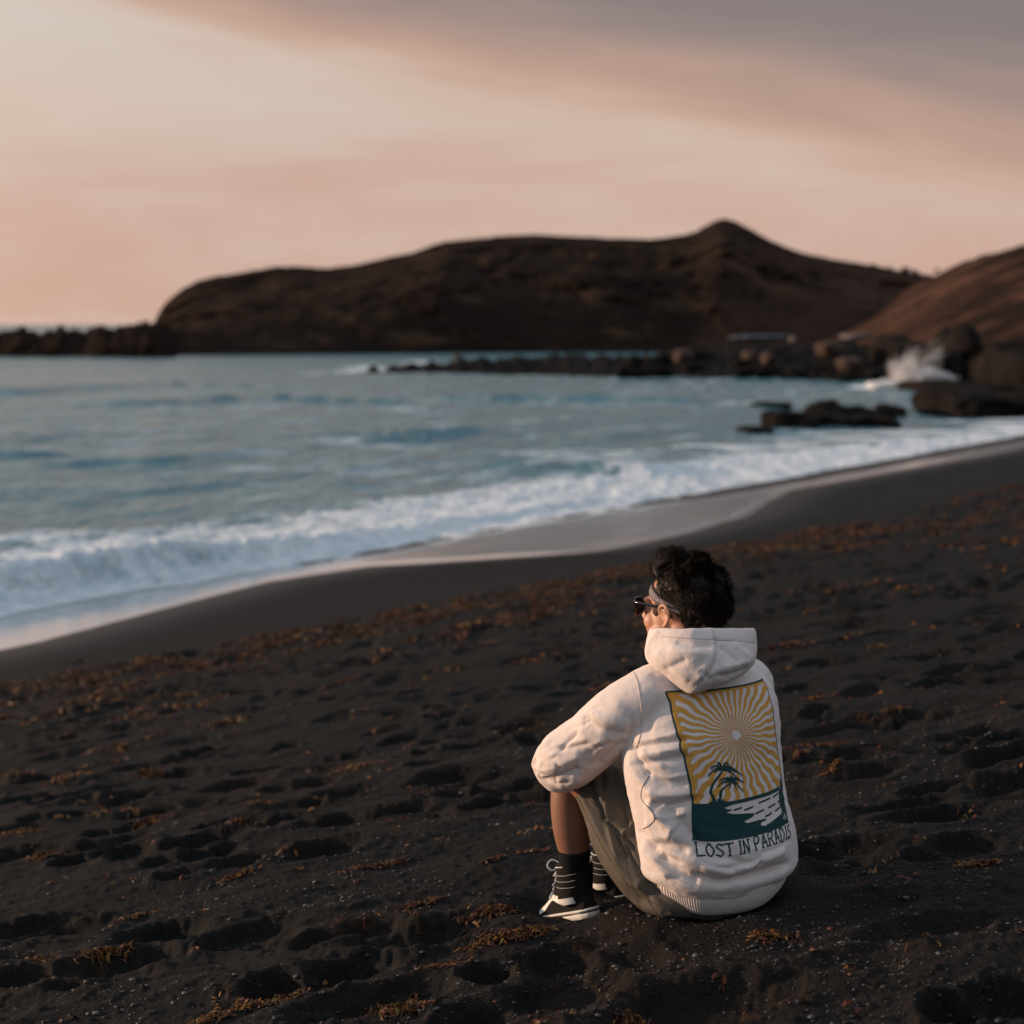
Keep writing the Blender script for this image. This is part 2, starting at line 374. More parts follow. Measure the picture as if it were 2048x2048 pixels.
m_peb = [simple('pebble_black', (.022, .0215, .0225), .55, .4, 60, .4), simple('pebble_grey', (.06, .06, .063), .6, .4, 60, .3),
         simple('pebble_tan', (.13, .105, .085), .6, .4, 60, .3), simple('pebble_rust', (.11, .035, .015), .6, .4, 60, .3)]
n = 62000
rr_ = 2.3+5.2*RNG.random(n)**1.7; az_ = np.radians(RNG.uniform(-24, 24, n))
px_ = rr_*np.sin(az_); py_ = rr_*np.cos(az_)
keep = fbm2(px_*2.2, py_*2.2, 3, 77)+.30*(px_/rr_) > RNG.uniform(.28, .72, n)
px_, py_ = px_[keep], py_[keep]; n = len(px_)
S = .0014+.0048*RNG.random(n)**3.6; big_ = RNG.random(n) < .03; S[big_] = RNG.uniform(.006, .011, big_.sum())
peb = scatter_blobs('pebbles', np.stack([px_, py_, sand_zv(px_, py_)+S*.15], -1), S, m_peb, RNG.choice([0, 1, 2, 3], n, p=[.74, .19, .03, .04]), seed=3)
tag(peb, 'fine dark grit and small pebbles strewn over the near sand', None, None, 'stuff')

# ------------------------------------------------------------------ seaweed
m_weed = [simple('weed_red', (.078, .020, .008), .55, .2, 40, .5), simple('weed_amber', (.165, .068, .012), .55, .2, 40, .5), simple('weed_dark', (.040, .012, .006), .5, .2, 40, .4),
          simple('weed_olive', (.13, .085, .02), .55, .2, 40, .4)]
def ribbons(n, rx, ry, hz, length, width, rg, zf, cx, cy, heading=0.):
    """curling flat fronds: returns V, F, material index"""
    seg = 5; Vs = []; Fs = []; mi = []; o = 0
    for k in range(n):
        a = max(-1.1, min(1.1, rg.gauss(0, .5))); b_ = max(-1, min(1, rg.gauss(0, .45)))
        x = a*rx*math.cos(heading)-b_*ry*math.sin(heading); y = a*rx*math.sin(heading)+b_*ry*math.cos(heading)
        h = rg.gauss(heading, .8)+(math.pi if rg.random() < .5 else 0); L = length*rg.uniform(.4, 1.3); wd = width*rg.uniform(.5, 1.3)
        lift = hz*rg.uniform(.1, 1)*math.exp(-(a*a+b_*b_)); cur = rg.gauss(0, 1.6); q = h
        px0, py0 = x, y; roll = rg.uniform(-1.2, 1.2)
        for s in range(seg+1):
            f = s/seg
            z = zf(cx+px0, cy+py0)+.003+lift*math.sin(math.pi*min(1, f*1.15+.1))*(1-.2*f)+.004*rg.random()
            w_ = wd*(math.sin(math.pi*min(.97, f*.85+.12))+.15)
            nx, ny = -math.sin(q)*w_*math.cos(roll), math.cos(q)*w_*math.cos(roll)
            Vs.append((cx+px0-nx, cy+py0-ny, z-w_*math.sin(roll)*.5)); Vs.append((cx+px0+nx, cy+py0+ny, z+w_*math.sin(roll)))
            q += cur/seg+rg.gauss(0, .25); px0 += math.cos(q)*L/seg; py0 += math.sin(q)*L/seg
            if s: b0 = o+2*s-2; Fs.append((b0, b0+1, b0+3, b0+2))
        mi += [rg.choices([0, 1, 2, 3], [.34, .28, .33, .05])[0]]*seg; o += 2*(seg+1)
    return Vs, Fs, mi
def weed_clump(px, py, rx, ry, n, label, hz=.03, amber=0, head=.25):
    x, y = px_ground(px, py); x, y = float(x), float(y)
    rg = random.Random(int(px*7+py)); z0 = sand_z(x, y)
    Vs, Fs, mi = ribbons(int(n*2.6), rx, ry, hz*.42, .026, .0028, rg, lambda a, b_: sand_z(a, b_)-z0, x, y, head)
    Vs = [(v[0]-x, v[1]-y, v[2]) for v in Vs]
    if amber: mi = [1 if (q == 0 and (i//5) % 2) else q for i, q in enumerate(mi)]
    o = mesh_np('seaweed_clump', Vs, Fs, None, None, True, mats=m_weed, mi=mi); o.location = (x, y, z0)
    tag(o, label, 'seaweed', 'torn red brown seaweed clumps on the black sand'); return o
CLUMPS = [(1015, 1885, .11, .05, 150, 'ragged rust red seaweed clump with pale tips just below the front shoe', .045, 0, .3),
          (985, 1830, .09, .04, 110, 'dark red seaweed heap left of the front shoe toe', .035, 0, -.1),
          (530, 2000, .10, .05, 130, 'rust seaweed heap on the rim of the big hollow at the bottom edge', .04, 1, .3),
          (430, 2030, .09, .03, 90, 'orange seaweed strip cut by the bottom edge of the photo', .03, 1, .7),
          (215, 1905, .07, .03, 70, 'brown seaweed tuft on the crest of the lower left sand ridge', .03, 1, .25),
          (90, 1917, .04, .02, 40, 'small rust seaweed scrap low at the left edge', .015, 0, .1),
          (490, 1665, .07, .03, 70, 'red brown seaweed clump above the broad left hollows', .03, 0, .2),
          (480, 1755, .06, .02, 50, 'dark seaweed clump on the rim between two left hollows', .02, 0, .4),
          (275, 1825, .07, .018, 50, 'thin amber seaweed streak below the deep left footprints', .015, 1, .6),
          (745, 1738, .10, .02, 70, 'slanting rust seaweed strip standing alone at mid left', .025, 0, .6),
          (845, 1805, .06, .02, 45, 'short rust seaweed strip left of the shoes', .02, 0, .5),
          (890, 1945, .06, .02, 50, 'small rust seaweed fold below the dark front hollow', .025, 0, .15),
          (770, 2000, .07, .025, 60, 'orange seaweed line on the ridge near the bottom centre', .02, 1, .4),
          (810, 2035, .06, .02, 60, 'dark red seaweed curl at the bottom edge left of centre', .03, 0, .2),
          (1060, 1715, .05, .02, 30, 'low dark red seaweed scrap beside the sock', .015, 0, 0),
          (985, 1735, .04, .02, 30, 'little rust seaweed twist between the sock and the slanting strip', .015, 0, .6),
          (305, 1640, .08, .03, 70, 'reddish seaweed mound in the upper left trampled sand', .025, 0, .2),
          (40, 1670, .09, .05, 90, 'orange brown seaweed heap at the left edge', .03, 1, .1),
          (90, 1715, .07, .03, 60, 'rusty seaweed scrap beside the white pebbles at the left', .02, 0, .1),
          (630, 1668, .06, .02, 50, 'dark orange seaweed wisp at the end of a long shallow hollow', .02, 1, .1),
          (520, 1598, .06, .025, 50, 'brown orange seaweed fluff over the sand left of centre', .02, 1, .2),
          (725, 1522, .05, .03, 40, 'greenish amber seaweed tuft out of focus left of the elbow', .02, 1, .2),
          (300, 1545, .06, .03, 55, 'blurred red seaweed lump right of the weed line', .025, 0, .2),
          (1960, 1722, .075, .02, 60, 'bright amber seaweed strip lying in the hollow right of the hoodie', .012, 1, 0),
          (1655, 1550, .07, .02, 60, 'orange seaweed strip beside the printed back', .025, 1, .5),
          (1630, 1490, .10, .03, 90, 'rust seaweed line to the right of the shoulder', .025, 1, .0),
          (1790, 1425, .06, .025, 60, 'orange seaweed cap on a blurred sand ridge at the right', .03, 1, .4),
          (1725, 1435, .06, .025, 60, 'brown seaweed cap left of the orange capped ridge', .03, 0, -.2),
          (1630, 1400, .05, .03, 50, 'blurred amber seaweed ball right of the hood', .03, 1, .3),
          (1795, 1512, .03, .02, 30, 'tiny dark red seaweed knot at the right', .02, 0, 0),
          (1600, 1520, .04, .02, 40, 'dark rust seaweed knot touching the hoodie edge', .02, 0, .6),
          (1545, 1885, .05, .03, 40, 'dark seaweed scrap among pebbles below the hoodie hem', .02, 0, 0),
          (1265, 2010, .04, .015, 25, 'short dark seaweed scrap in the bottom right of the hollow', .01, 0, .2)]
for q in CLUMPS: weed_clump(*q)
# the rest: a drift line and countless scraps
rg = random.Random(9); Vs, Fs, mi = [], [], []
def add_weed(x, y, n, rx, ry, hz, L, Wd):
    global Vs, Fs, mi
    v_, f_, m_i = ribbons(n, rx, ry, hz, L, Wd, rg, sand_z, x, y, .55+rg.gauss(0, .3)); o = len(Vs)
    Vs += v_; Fs += [tuple(q+o for q in f) for f in f_]; mi += m_i
for k in range(3600):
    v = rg.uniform(4, 44); ln = float(np.interp(v, [-60, 8, 10, 15, 20, 60], [2.2, 2.4, 3.1, 4.1, 4.9, 6.6]))
    u = ln+rg.choices([abs(rg.gauss(0, .6)), 1.2+rg.gauss(0, .6), abs(rg.gauss(0, 3.2))], [.16, .30, .54])[0]
    x, y = xy(u, v)
    if y < 3.2 or abs(x/y) > .42 or (abs(x-.3) < .6 and abs(y-4.1) < .6): continue
    if rg.random() < sstep(15, 25, v)*.92: continue
    if fbm2(np.array([x*.8]), np.array([y*.8]), 2, 88)[0] < rg.uniform(.3, .6): continue
    s = 1+y*.03; add_weed(x, y, rg.randint(6, 30), .10*s, .045*s, .022, .045, .0065*s)
for k in range(420):
    y = rg.uniform(2.6, 9); x = rg.uniform(-.4, .4)*y
    u = uv(x, y)[0]
    if u < 3.5 or (abs(x-.3) < .55 and abs(y-4.1) < .5): continue
    add_weed(x, y, rg.randint(1, 6), .03, .018, .008, .022, .002+.0006*y)
wd = mesh_np('seaweed_litter', Vs, Fs, None, None, True, mats=m_weed, mi=mi)
tag(wd, 'amber and rust seaweed scraps of the drift line scattered over the beach', None, None, 'stuff')

# ================================================================== THE SEA
def sea_mesh():
    inv = np.linspace(1/9.5, 1/190., 520); rr = np.r_[np.linspace(1.5, 9.3, 14), 1/inv, 220, 260, 320, 420, 600, 900, 1500, 3000, 7000, 16000]
    aa = np.r_[np.linspace(-178, -24, 40)[:-1], np.linspace(-24, 24, 620), np.linspace(24, 178, 40)[1:]]
    a = np.radians(aa)[None]; r = rr[:, None]; X = r*np.sin(a); Y = r*np.cos(a); U, V = uv(X, Y)
    near = sstep(200, 60, r)+0*a
    off = -U                                                             # distance offshore
    z = near*sstep(1.0, 8, off)*(.16*(fbm2(U*.22+.3*fbm2(V*.1, U*.1, 2, 50), V*.07, 3, 51)-.5)
        + .16*(fbm2(U*.9, V*.30, 3, 52)-.5) + .08*(fbm2(U*2.6, V*.9, 3, 53)-.5))
    lu, hu, eu = low_u(V), high_u(V), edge_u(V)
    foam = np.zeros_like(z)
    # broken water between the wash and the back of the breaker
    band = sstep(lu+.06, lu-.12, U)*sstep(hu-.9, hu+1.4, U)
    tex = fbm2(U*2.6, V*1.5, 4, 61, .6); tex2 = fbm2(U*7, V*6, 3, 62, .6)
    depth = (lu-U)/np.maximum(.5, lu-hu)
    soft = fbm2(U*.9, V*.45, 4, 63, .6)
    foam = np.maximum(foam, band*(.62+.38*sstep(.35, .6, soft))*np.clip(sstep(.12+.34*depth-.06*sstep(17, 26, V), .45+.28*depth-.06*sstep(17, 26, V), tex*.6+tex2*.4+.10), 0, 1))
    # the small breaker: a rolling front at the left, collapsing to flat foam to the right
    bc = lu-1.25+.35*(fbm2(V*.45, V*0, 2, 66)-.5); hgt = np.interp(V, [-60, 4, 9, 12, 15, 18, 24], [.3, .34, .36, .33, .2, .07, .03])*(.75+.5*fbm2(V*.9, V*0, 3, 67))
    d = U-bc
    prof = np.where(d > 0, np.exp(-(d/.26)**2), np.exp(-(d/1.25)**2))
    z = z+hgt*prof*(.70+.35*tex2+.25*tex); z = z+band*.08*(tex-.5)*near+band*.03*(fbm2(U*13, V*13, 2, 68)-.5)
    face = np.exp(-((d-.24)/.2)**2)*sstep(.08, .3, hgt)
    foam = foam*(1-.3*face*sstep(.35, .6, fbm2(U*3, V*5, 3, 69)))
    # outer waves: ridge lines picked off the photograph, glassy face and a little foam behind
    def ridge(pts, h, wf, wb, fo, seed):
        nonlocal z, foam
        P = np.array([seap(*q)[:2] for q in pts]); UU, VV = uv(P[:, 0], P[:, 1]); o = np.argsort(VV); UU, VV = UU[o], VV[o]
        uc = np.interp(V, VV, UU)+.25*(fbm2(V*.5, V*0, 2, seed)-.5); ends = sstep(VV[0]-1.5, VV[0]+1.5, V)*sstep(VV[-1]+1.5, VV[-1]-1.5, V)
        dd = U-uc; pr = np.where(dd > 0, np.exp(-(dd/wf)**2), np.exp(-(dd/wb)**2))
        z = z+h*pr*ends*(.7+.6*fbm2(V*.6, V*0, 2, seed+1)); foam = np.maximum(foam, fo*ends*np.exp(-((dd+.1)/.35)**2)*sstep(.46, .68, fbm2(U*2.2, V*.9, 3, seed+2)))
    ridge([(-60, 915), (40, 905), (120, 912)], .26, .7, 1.6, .9, 100)
    ridge([(100, 930), (300, 925), (520, 905)], .16, .7, 1.6, .35, 104)
    ridge([(540, 880), (640, 874), (740, 872)], .14, .5, 1.2, .35, 108)
    ridge([(740, 882), (800, 876), (860, 880), (905, 868), (960, 862)], .15, .4, 1.0, .7, 112)
    ridge([(1000, 952), (1100, 944), (1250, 950), (1330, 940)], .2, .8, 2.0, .5, 116)
    ridge([(200, 812), (500, 800), (800, 806)], .25, 1.6, 3.0, .05, 120)
    ridge([(-50, 790), (300, 770), (600, 776)], .25, 2.0, 4.0, .05, 124)
    ridge([(900, 800), (1200, 812), (1400, 806)], .2, 1.6, 3.0, .1, 128)
    # foam sheets lying behind the second wave, thin lace, and collars around rocks and along the reef
    def patch(pts, half, st, lo, hi, seed):
        nonlocal foam
        P = np.array([seap(*q)[:2] for q in pts])
        for k in range(len(P)-1):
            a0, b0 = P[k], P[k+1]; ab = b0-a0; tt = np.clip(((X-a0[0])*ab[0]+(Y-a0[1])*ab[1])/(ab@ab), 0, 1)
            dd = np.hypot(X-a0[0]-tt*ab[0], Y-a0[1]-tt*ab[1])
            foam = np.maximum(foam, st*sstep(half, half*.25, dd+half*.5*(fbm2(X*.9, Y*.5, 3, seed)-.5)*2)*sstep(lo, hi, fbm2(X*.7+3, Y*1.6, 4, seed+1, .6)))
    patch([(640, 880), (850, 896), (1000, 905), (1150, 900), (1300, 912), (1420, 905)], 1.0, .55, .44, .70, 140)
    patch([(930, 935), (1100, 925), (1250, 915), (1500, 905)], 1.1, .6, .42, .7, 144)
    patch([(500, 935), (750, 925), (950, 910)], .9, .5, .42, .68, 180)
    patch([(0, 985), (250, 975), (500, 965)], .8, .4, .44, .7, 182)
    patch([(1400, 900), (1600, 885), (1800, 872), (2100, 850)], 1.9, .8, .34, .62, 148)
    patch([(1500, 868), (1650, 866), (1800, 862)], .7, .8, .35, .6, 152)
    patch([(1850, 842), (2000, 840), (2150, 836)], .9, .8, .3, .6, 153)
    patch([(1480, 806), (1560, 808)], 1.0, 1.0, .2, .5, 154)
    patch([(1730, 775), (1810, 770), (1900, 778)], 1.6, 1.0, .2, .45, 156)
    patch([(1380, 751), (1480, 750), (1560, 750), (1620, 751), (1700, 757), (1790, 762)], 1.8, .95, .36, .6, 158)
    patch([(620, 747), (690, 742)], 1.5, .9, .3, .6, 160)
    patch([(900, 751), (1100, 752), (1330, 751)], 1.0, .6, .40, .66, 184)
    patch([(720, 742), (780, 730), (860, 722)], 3.0, .8, .35, .6, 162)
    patch([(850, 746), (920, 747)], 1.6, .9, .3, .6, 163)
    lace = sstep(.50, .74, fbm2(U*1.1, V*.45, 4, 170, .62))*sstep(1, 6, off)*sstep(70, 25, off)*.42*sstep(-10, 6, V-X*0)
    foam = np.maximum(foam, lace)
    # the thin wash running up the sand
    sandz = beach(U)+.035*(fbm2(X*.5, Y*.5, 3, 1)-.5)*sstep(0, 3, U)
    film = np.clip((eu-U)*.014, -.10, .012); fb = sstep(lu-.45, lu+.05, U)
    zw = np.where(fb > 0, z*(1-fb)+(sandz+film)*fb, z)
    zw = np.where(U > eu+2.2, sandz-.15, zw)
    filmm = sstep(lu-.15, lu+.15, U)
    edge_foam = filmm*np.exp(-((U-eu+.22)/.16)**2)*.12
    foam = np.maximum(foam*(1-filmm*.95), edge_foam)
    deep = sstep(0, 9, off)
    keep = (U < eu+2.5)
    return X, Y, zw, np.clip(foam, 0, 1), filmm*(U < eu+1), deep, keep
Xs, Ys, Zs, FO, FI, DE, KE = sea_mesh()
m_sea, t, b, out = material('sea_water')
p = pos(t); fo = attr(t, 'foam'); fi = attr(t, 'film'); de = attr(t, 'deep')
sv = t.vmath('MULTIPLY', p, (1, 1, 1))
col = t.mix(t.rng(t.noise(p, .35, 4, .55), .3, .7), (.046, .172, .212), (.084, .225, .258))
col = t.mix(de, (.20, .28, .30), col)
col = t.mix(fi, col, (.60, .63, .66)); t.put(b.inputs['Metallic'], t.math('MULTIPLY', fi, .5))  # pale, half metallic wash: the sheen of the sky is put into its colour
fn = t.noise(p, 9, 5, .7)
fcol = t.mix(fn, (.84, .88, .90), (.95, .95, .95))
fmask = t.rng(t.math('ADD', fo, t.math('MULTIPLY', t.math('SUBTRACT', fn, .5), .55)), .12, .75)
fmask = t.math('MULTIPLY', fmask, t.rng(fo, .0, .12))
fcol = t.mix(t.rng(t.noise(p, 3.2, 5, .65), .38, .62), (.66, .73, .78), fcol)
t.put(b.inputs['Base Color'], t.mix(fmask, col, fcol))
t.put(b.inputs['Roughness'], t.math('ADD', t.math('MULTIPLY', fmask, .6), t.math('SUBTRACT', .22, t.math('MULTIPLY', fi, .10))))
b.inputs['IOR'].default_value = 1.33; t.put(b.inputs['Specular IOR Level'], t.math('ADD', .26, t.math('MULTIPLY', fi, .6)))
mp = t.node('ShaderNodeMapping'); t.put(mp.inputs[0], p); mp.inputs['Rotation'].default_value = (0, 0, R(-35)); mp.inputs['Scale'].default_value = (1.0, .45, 1)
wv = t.noise(mp.outputs[0], 2.4, 5, .62, .3); wv2 = t.noise(mp.outputs[0], .55, 3, .5)
hh = t.math('MULTIPLY', t.math('ADD', t.math('MULTIPLY', wv, .35), wv2), t.math('SUBTRACT', 1, t.math('MULTIPLY', fi, .97)))
nb = t.bump(hh, 1.0, .42)
nb = t.bump(t.math('MULTIPLY', t.noise(p, 14, 4, .7), fmask), .8, .06, nb)
t.put(b.inputs['Normal'], nb)
fidx = grid_faces(*Xs.shape)[:, ::-1]; kf = KE.ravel()[fidx].any(1)
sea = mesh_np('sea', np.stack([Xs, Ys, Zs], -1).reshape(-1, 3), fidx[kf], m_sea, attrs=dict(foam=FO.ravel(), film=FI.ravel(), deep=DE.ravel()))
tag(sea, 'grey teal sea with a low breaker and white wash running up the black sand', None, None, 'structure')

# ================================================================== HEADLAND, HILL AND ROCKS
def px32(q, k=2048/1932): return [(a*k, b_*k) for a, b_ in q]
def relief(name, crest, foot, yc, yf, mat, label, rough=1.0, warm=(0, 0), jag=0, seed=0, steep=.35, nc=420, nr=90, back=1.6, tower=None):
    """a land mass whose skyline and foot follow the photograph: crest at distance yc, foot at yf, falling away behind"""
    crest = np.array(px32(crest)); foot = np.array(px32(foot))
    cx = np.linspace(crest[0, 0], crest[-1, 0], nc); cy = np.interp(cx, crest[:, 0], crest[:, 1]); fy = np.interp(cx, foot[:, 0], foot[:, 1])
    ycr = np.interp(cx, crest[:, 0], np.linspace(yc[0], yc[1], len(crest))); yfr = np.interp(cx, foot[:, 0], np.linspace(yf[0], yf[1], len(foot)))
    V = np.zeros((nr, nc, 3))
    for j in range(nc):
        c = aty(cx[j], cy[j], ycr[j]); f = aty(cx[j], fy[j], yfr[j]); f[2] = min(f[2], -.05)
        ts = np.linspace(0, back, nr)
        for i, tt in enumerate(ts):
            if tt <= 1:
                g = steep*(1-(1-tt)**4)+(1-steep)*tt**1.25
                V[i, j] = f[0]+(c[0]-f[0])*tt, f[1]+(c[1]-f[1])*tt, f[2]+(c[2]-f[2])*g
            else:
                q = tt-1; V[i, j] = c[0]+(c[0]-f[0])*q, c[1]+(c[1]-f[1])*q*1.6, c[2]*(1-(q/(back-1))**1.5)-.4*(q > 0)
    T = np.linspace(0, back, nr)[:, None]+np.zeros((nr, nc))
    P = V.reshape(-1, 3)
    amp = (np.clip(np.minimum(T, 1)*(1.15-np.clip(T, 0, 1)), 0, 1)*3+.10).ravel()
    g = fbm3(P*np.array([.09, .05, .12]), 4, seed, .55)-.5; g2 = fbm3(P*np.array([.40, .25, .45]), 4, seed+9, .65)-.5
    ri = np.abs(fbm3(P*np.array([.16, .03, .05]), 3, seed+20)-.5)*2
    if jag: jj = (.5-np.abs(fbm3(P*np.array([.9, .35, .9]), 4, seed+30, .6)-.5))*2; P[:, 2] += jag*(jj-.8)*2.2*np.clip(T.ravel()*3, 0, 1); P[:, 1] += jag*(jj-.8)*6
    P[:, 1] += rough*amp*(g*18+g2*9-ri*2.5*(amp > .3)); P[:, 2] += rough*(g2*.9*np.clip(amp, .25, 1)+g*.5*amp)*np.clip(T.ravel()*4, 0, 1)
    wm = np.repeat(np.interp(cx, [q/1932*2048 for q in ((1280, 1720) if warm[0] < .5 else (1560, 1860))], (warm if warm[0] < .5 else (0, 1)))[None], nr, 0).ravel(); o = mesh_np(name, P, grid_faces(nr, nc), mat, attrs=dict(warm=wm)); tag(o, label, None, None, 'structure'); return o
m_head, t, b, _ = material('headland_rock')
p = pos(t)
c = t.mix(t.rng(t.noise(p, .05, 5, .6), .35, .65), (.0155, .0095, .0070), (.028, .0170, .0125))
c = t.mix(t.rng(t.noise(p, .11, 4, .6), .52, .66), c, (.055, .032, .019))
c = t.mix(t.math('MULTIPLY', attr(t, 'warm'), t.rng(t.noise(p, .10, 4, .6), .25, .6)), c, (.086, .045, .031))  # redder slopes, with warm sunlight painted in towards the right
t.put(b.inputs['Base Color'], c); b.inputs['Roughness'].default_value = 1; b.inputs['Specular IOR Level'].default_value = .02
t.put(b.inputs['Normal'], t.bump(t.noise(p, .5, 6, .65), .8, 1.0))
m_hill, t, b, _ = material('brown_hillside')
p = pos(t)
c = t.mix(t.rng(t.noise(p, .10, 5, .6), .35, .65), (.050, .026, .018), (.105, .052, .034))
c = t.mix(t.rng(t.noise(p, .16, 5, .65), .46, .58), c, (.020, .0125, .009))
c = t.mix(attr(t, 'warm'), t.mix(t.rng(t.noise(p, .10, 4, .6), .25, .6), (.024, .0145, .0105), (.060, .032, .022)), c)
t.put(b.inputs['Base Color'], c); b.inputs['Roughness'].default_value = 1; b.inputs['Specular IOR Level'].default_value = .03
t.put(b.inputs['Normal'], t.bump(t.noise(p, .8, 6, .65), .7, .6))
m_rock, t, b, _ = material('lava_rock')
p = pos(t)
c = t.mix(t.rng(t.noise(p, .9, 5, .65), .35, .65), (.009, .008, .0075), (.022, .0175, .015))
c = t.mix(t.rng(t.noise(p, .35, 4, .6), .58, .72), c, (.040, .025, .017))
t.put(b.inputs['Base Color'], c); b.inputs['Roughness'].default_value = .85; b.inputs['Specular IOR Level'].default_value = .04
t.put(b.inputs['Normal'], t.bump(t.noise(p, 2.4, 6, .7), .8, .25))
m_sunlit = simple('sunlit_rock', (.055, .034, .025), .85, .2, 1.2, .35)  # reef rock with the warm sunlight on it put into the colour
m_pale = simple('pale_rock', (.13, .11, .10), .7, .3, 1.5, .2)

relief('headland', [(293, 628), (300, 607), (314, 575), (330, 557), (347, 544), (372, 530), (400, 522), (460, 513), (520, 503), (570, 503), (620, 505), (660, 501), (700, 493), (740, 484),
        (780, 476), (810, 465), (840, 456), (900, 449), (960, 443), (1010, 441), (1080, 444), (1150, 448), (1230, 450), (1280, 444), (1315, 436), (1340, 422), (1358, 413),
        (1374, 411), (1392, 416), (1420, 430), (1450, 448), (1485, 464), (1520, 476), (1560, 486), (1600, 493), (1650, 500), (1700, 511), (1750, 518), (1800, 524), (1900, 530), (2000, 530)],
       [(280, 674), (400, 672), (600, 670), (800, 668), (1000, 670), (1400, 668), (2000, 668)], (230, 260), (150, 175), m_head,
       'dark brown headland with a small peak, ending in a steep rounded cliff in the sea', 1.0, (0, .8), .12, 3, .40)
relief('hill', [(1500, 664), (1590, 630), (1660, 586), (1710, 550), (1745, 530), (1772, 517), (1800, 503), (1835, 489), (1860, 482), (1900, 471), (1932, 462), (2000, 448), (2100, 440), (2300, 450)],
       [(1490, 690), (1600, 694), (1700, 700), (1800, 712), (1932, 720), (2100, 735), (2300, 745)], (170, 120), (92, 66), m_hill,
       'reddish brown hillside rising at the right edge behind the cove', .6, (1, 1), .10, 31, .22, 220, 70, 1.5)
# ragged spit of rock running out to the left of the headland
def ragged(x0, x1, top, base, n, seed, amp=16):
    xs = np.linspace(x0, x1, n); nz = fbm2(xs*.10, xs*0, 4, seed, .65)
    return [(x, np.interp(x, *zip(*top))+(nz[i]-.5)*amp) for i, x in enumerate(xs)]
relief('rocky_spit', ragged(-260, 330, [(-260, 640), (0, 627), (40, 622), (70, 630), (110, 619), (125, 629), (160, 628), (185, 616), (215, 626), (250, 610), (295, 607), (330, 630)], None, 150, 4),
       [(-260, 668), (0, 668), (60, 670), (70, 677), (160, 678), (250, 676), (330, 674)], (165, 165), (148, 142), m_head,
       'low ragged spit of dark rocks running out left of the headland', .25, (0, 0), .9, 51, .8, 300, 26, 2.0)
relief('reef', ragged(676, 1800, [(676, 702), (720, 695), (780, 688), (840, 689), (860, 682), (950, 681), (1100, 677), (1240, 672), (1280, 664), (1340, 660), (1400, 653), (1470, 652), (1540, 656),
        (1600, 646), (1680, 662), (1740, 666), (1800, 662)], None, 190, 5, 30),
       [(676, 701), (760, 702), (900, 703), (1000, 704), (1200, 703), (1320, 700), (1500, 702), (1600, 706), (1740, 716), (1800, 730)], (100, 122), (98, 82), m_rock,
       'long low black lava reef in front of the headland', .35, (0, 0), .55, 61, .45, 420, 60, 1.5)

def rock(name, px0, px1, py0, py1, depth, label, seed, mat=None, cat='rock', group=None, box=.55, base_z=0., parent=None, dist=None):
    """a weathered boulder whose outline fills the given photo box at its own place on the water"""
    ctr = seap((px0+px1)/2, py1, base_z) if dist is None else aty((px0+px1)/2, py1, dist)
    dd = ctr[1]*CA-(ctr[2]-CAMZ)*SA; k = dd/FPX
    hw = (px1-px0)/2*k; hh = (py1-py0)*k
    V0, F0 = ico(5 if px1-px0 > 90 else 4)
    s = np.sign(V0)*np.abs(V0)**box; s /= np.abs(s).max(0)
    P = s*np.array([hw, depth, hh*1.15])
    q = P/max(hw, hh)*1.6+seed*3.1
    n_ = V0*((fbm3(q, 4, seed, .55)-.5)*1.1)[:, None]*np.array([hw, depth, hh])*.75
    st = (np.floor(P[:, 2]/hh*3.2+2*fbm3(q*.7, 2, seed+5))/3.2-P[:, 2]/hh)*.10*hh
    P = P+n_; P[:, 2] += st
    top = P[:, 2].max(); P[:, 2] *= hh/top
    o = mesh_np(name, P, F0, mat or m_rock); o.location = (ctr[0], ctr[1]+depth*.8, ctr[2]-.02)
    if parent: o.parent = parent
    tag(o, label, cat, group); return o
G1 = 'rocks standing in the water off the beach'
rock('sea_rock', 1545, 1642, 822, 857, 1.3, 'blocky brown rock with a sunlit left face, biggest of the cluster in the water', 1, group=G1)
rock('sea_rock', 1600, 1720, 826, 853, 1.1, 'dark slanting rock filling the middle of the offshore cluster', 2, group=G1)
rock('sea_rock', 1620, 1700, 800, 836, 1.0, 'hump topped rock rising highest behind the offshore cluster', 3, group=G1)
rock('sea_rock', 1680, 1760, 812, 836, 1.0, 'low dark ledge sloping right of the highest hump', 6, group=G1)
rock('sea_rock', 1696, 1802, 829, 855, 1.1, 'long flat topped slab at the right front of the offshore cluster', 4, group=G1, box=.4)
rock('sea_rock', 1766, 1815, 808, 833, .9, 'squat dark knob at the right end of the offshore cluster', 5, group=G1)
rock('sea_rock', 1484, 1550, 852, 866, .6, 'small low rock awash at the left tip of the offshore cluster', 7, group=G1)
rock('sea_rock', 1503, 1588, 803, 815, .6, 'thin dark rock behind the cluster with surf at its left end', 8, group=G1)
rock('sea_rock', 1848, 1912, 817, 832, .8, 'low dark rock between the cluster and the right hand slab', 9, group=G1)
G2 = 'rocks along the right side of the cove'
rock('shore_rock', 1900, 2075, 782, 834, 3.0, 'big undercut slab of lava at the right edge with a pale corner', 10, group=G2, box=.35)
rock('shore_rock', 1890, 2090, 768, 792, 5.0, 'wet flat shelf behind the big right hand slab', 11, group=G2, box=.4)
rock('shore_rock', 1850, 1930, 690, 775, 3.0, 'dark blunt crag behind the splash', 12, group=G2, dist=78)
rock('shore_rock', 1910, 1975, 645, 772, 3.5, 'tall dark crag at the foot of the brown hill', 13, group=G2, dist=82)
rock('shore_rock', 2026, 2100, 690, 790, 4.0, 'dark cliff block cut by the right edge', 14, group=G2, dist=68)
rock('shore_rock', 1968, 2026, 712, 790, 3.0, 'brown streaked crag just left of the cliff block at the right edge', 15, group=G2, dist=74)
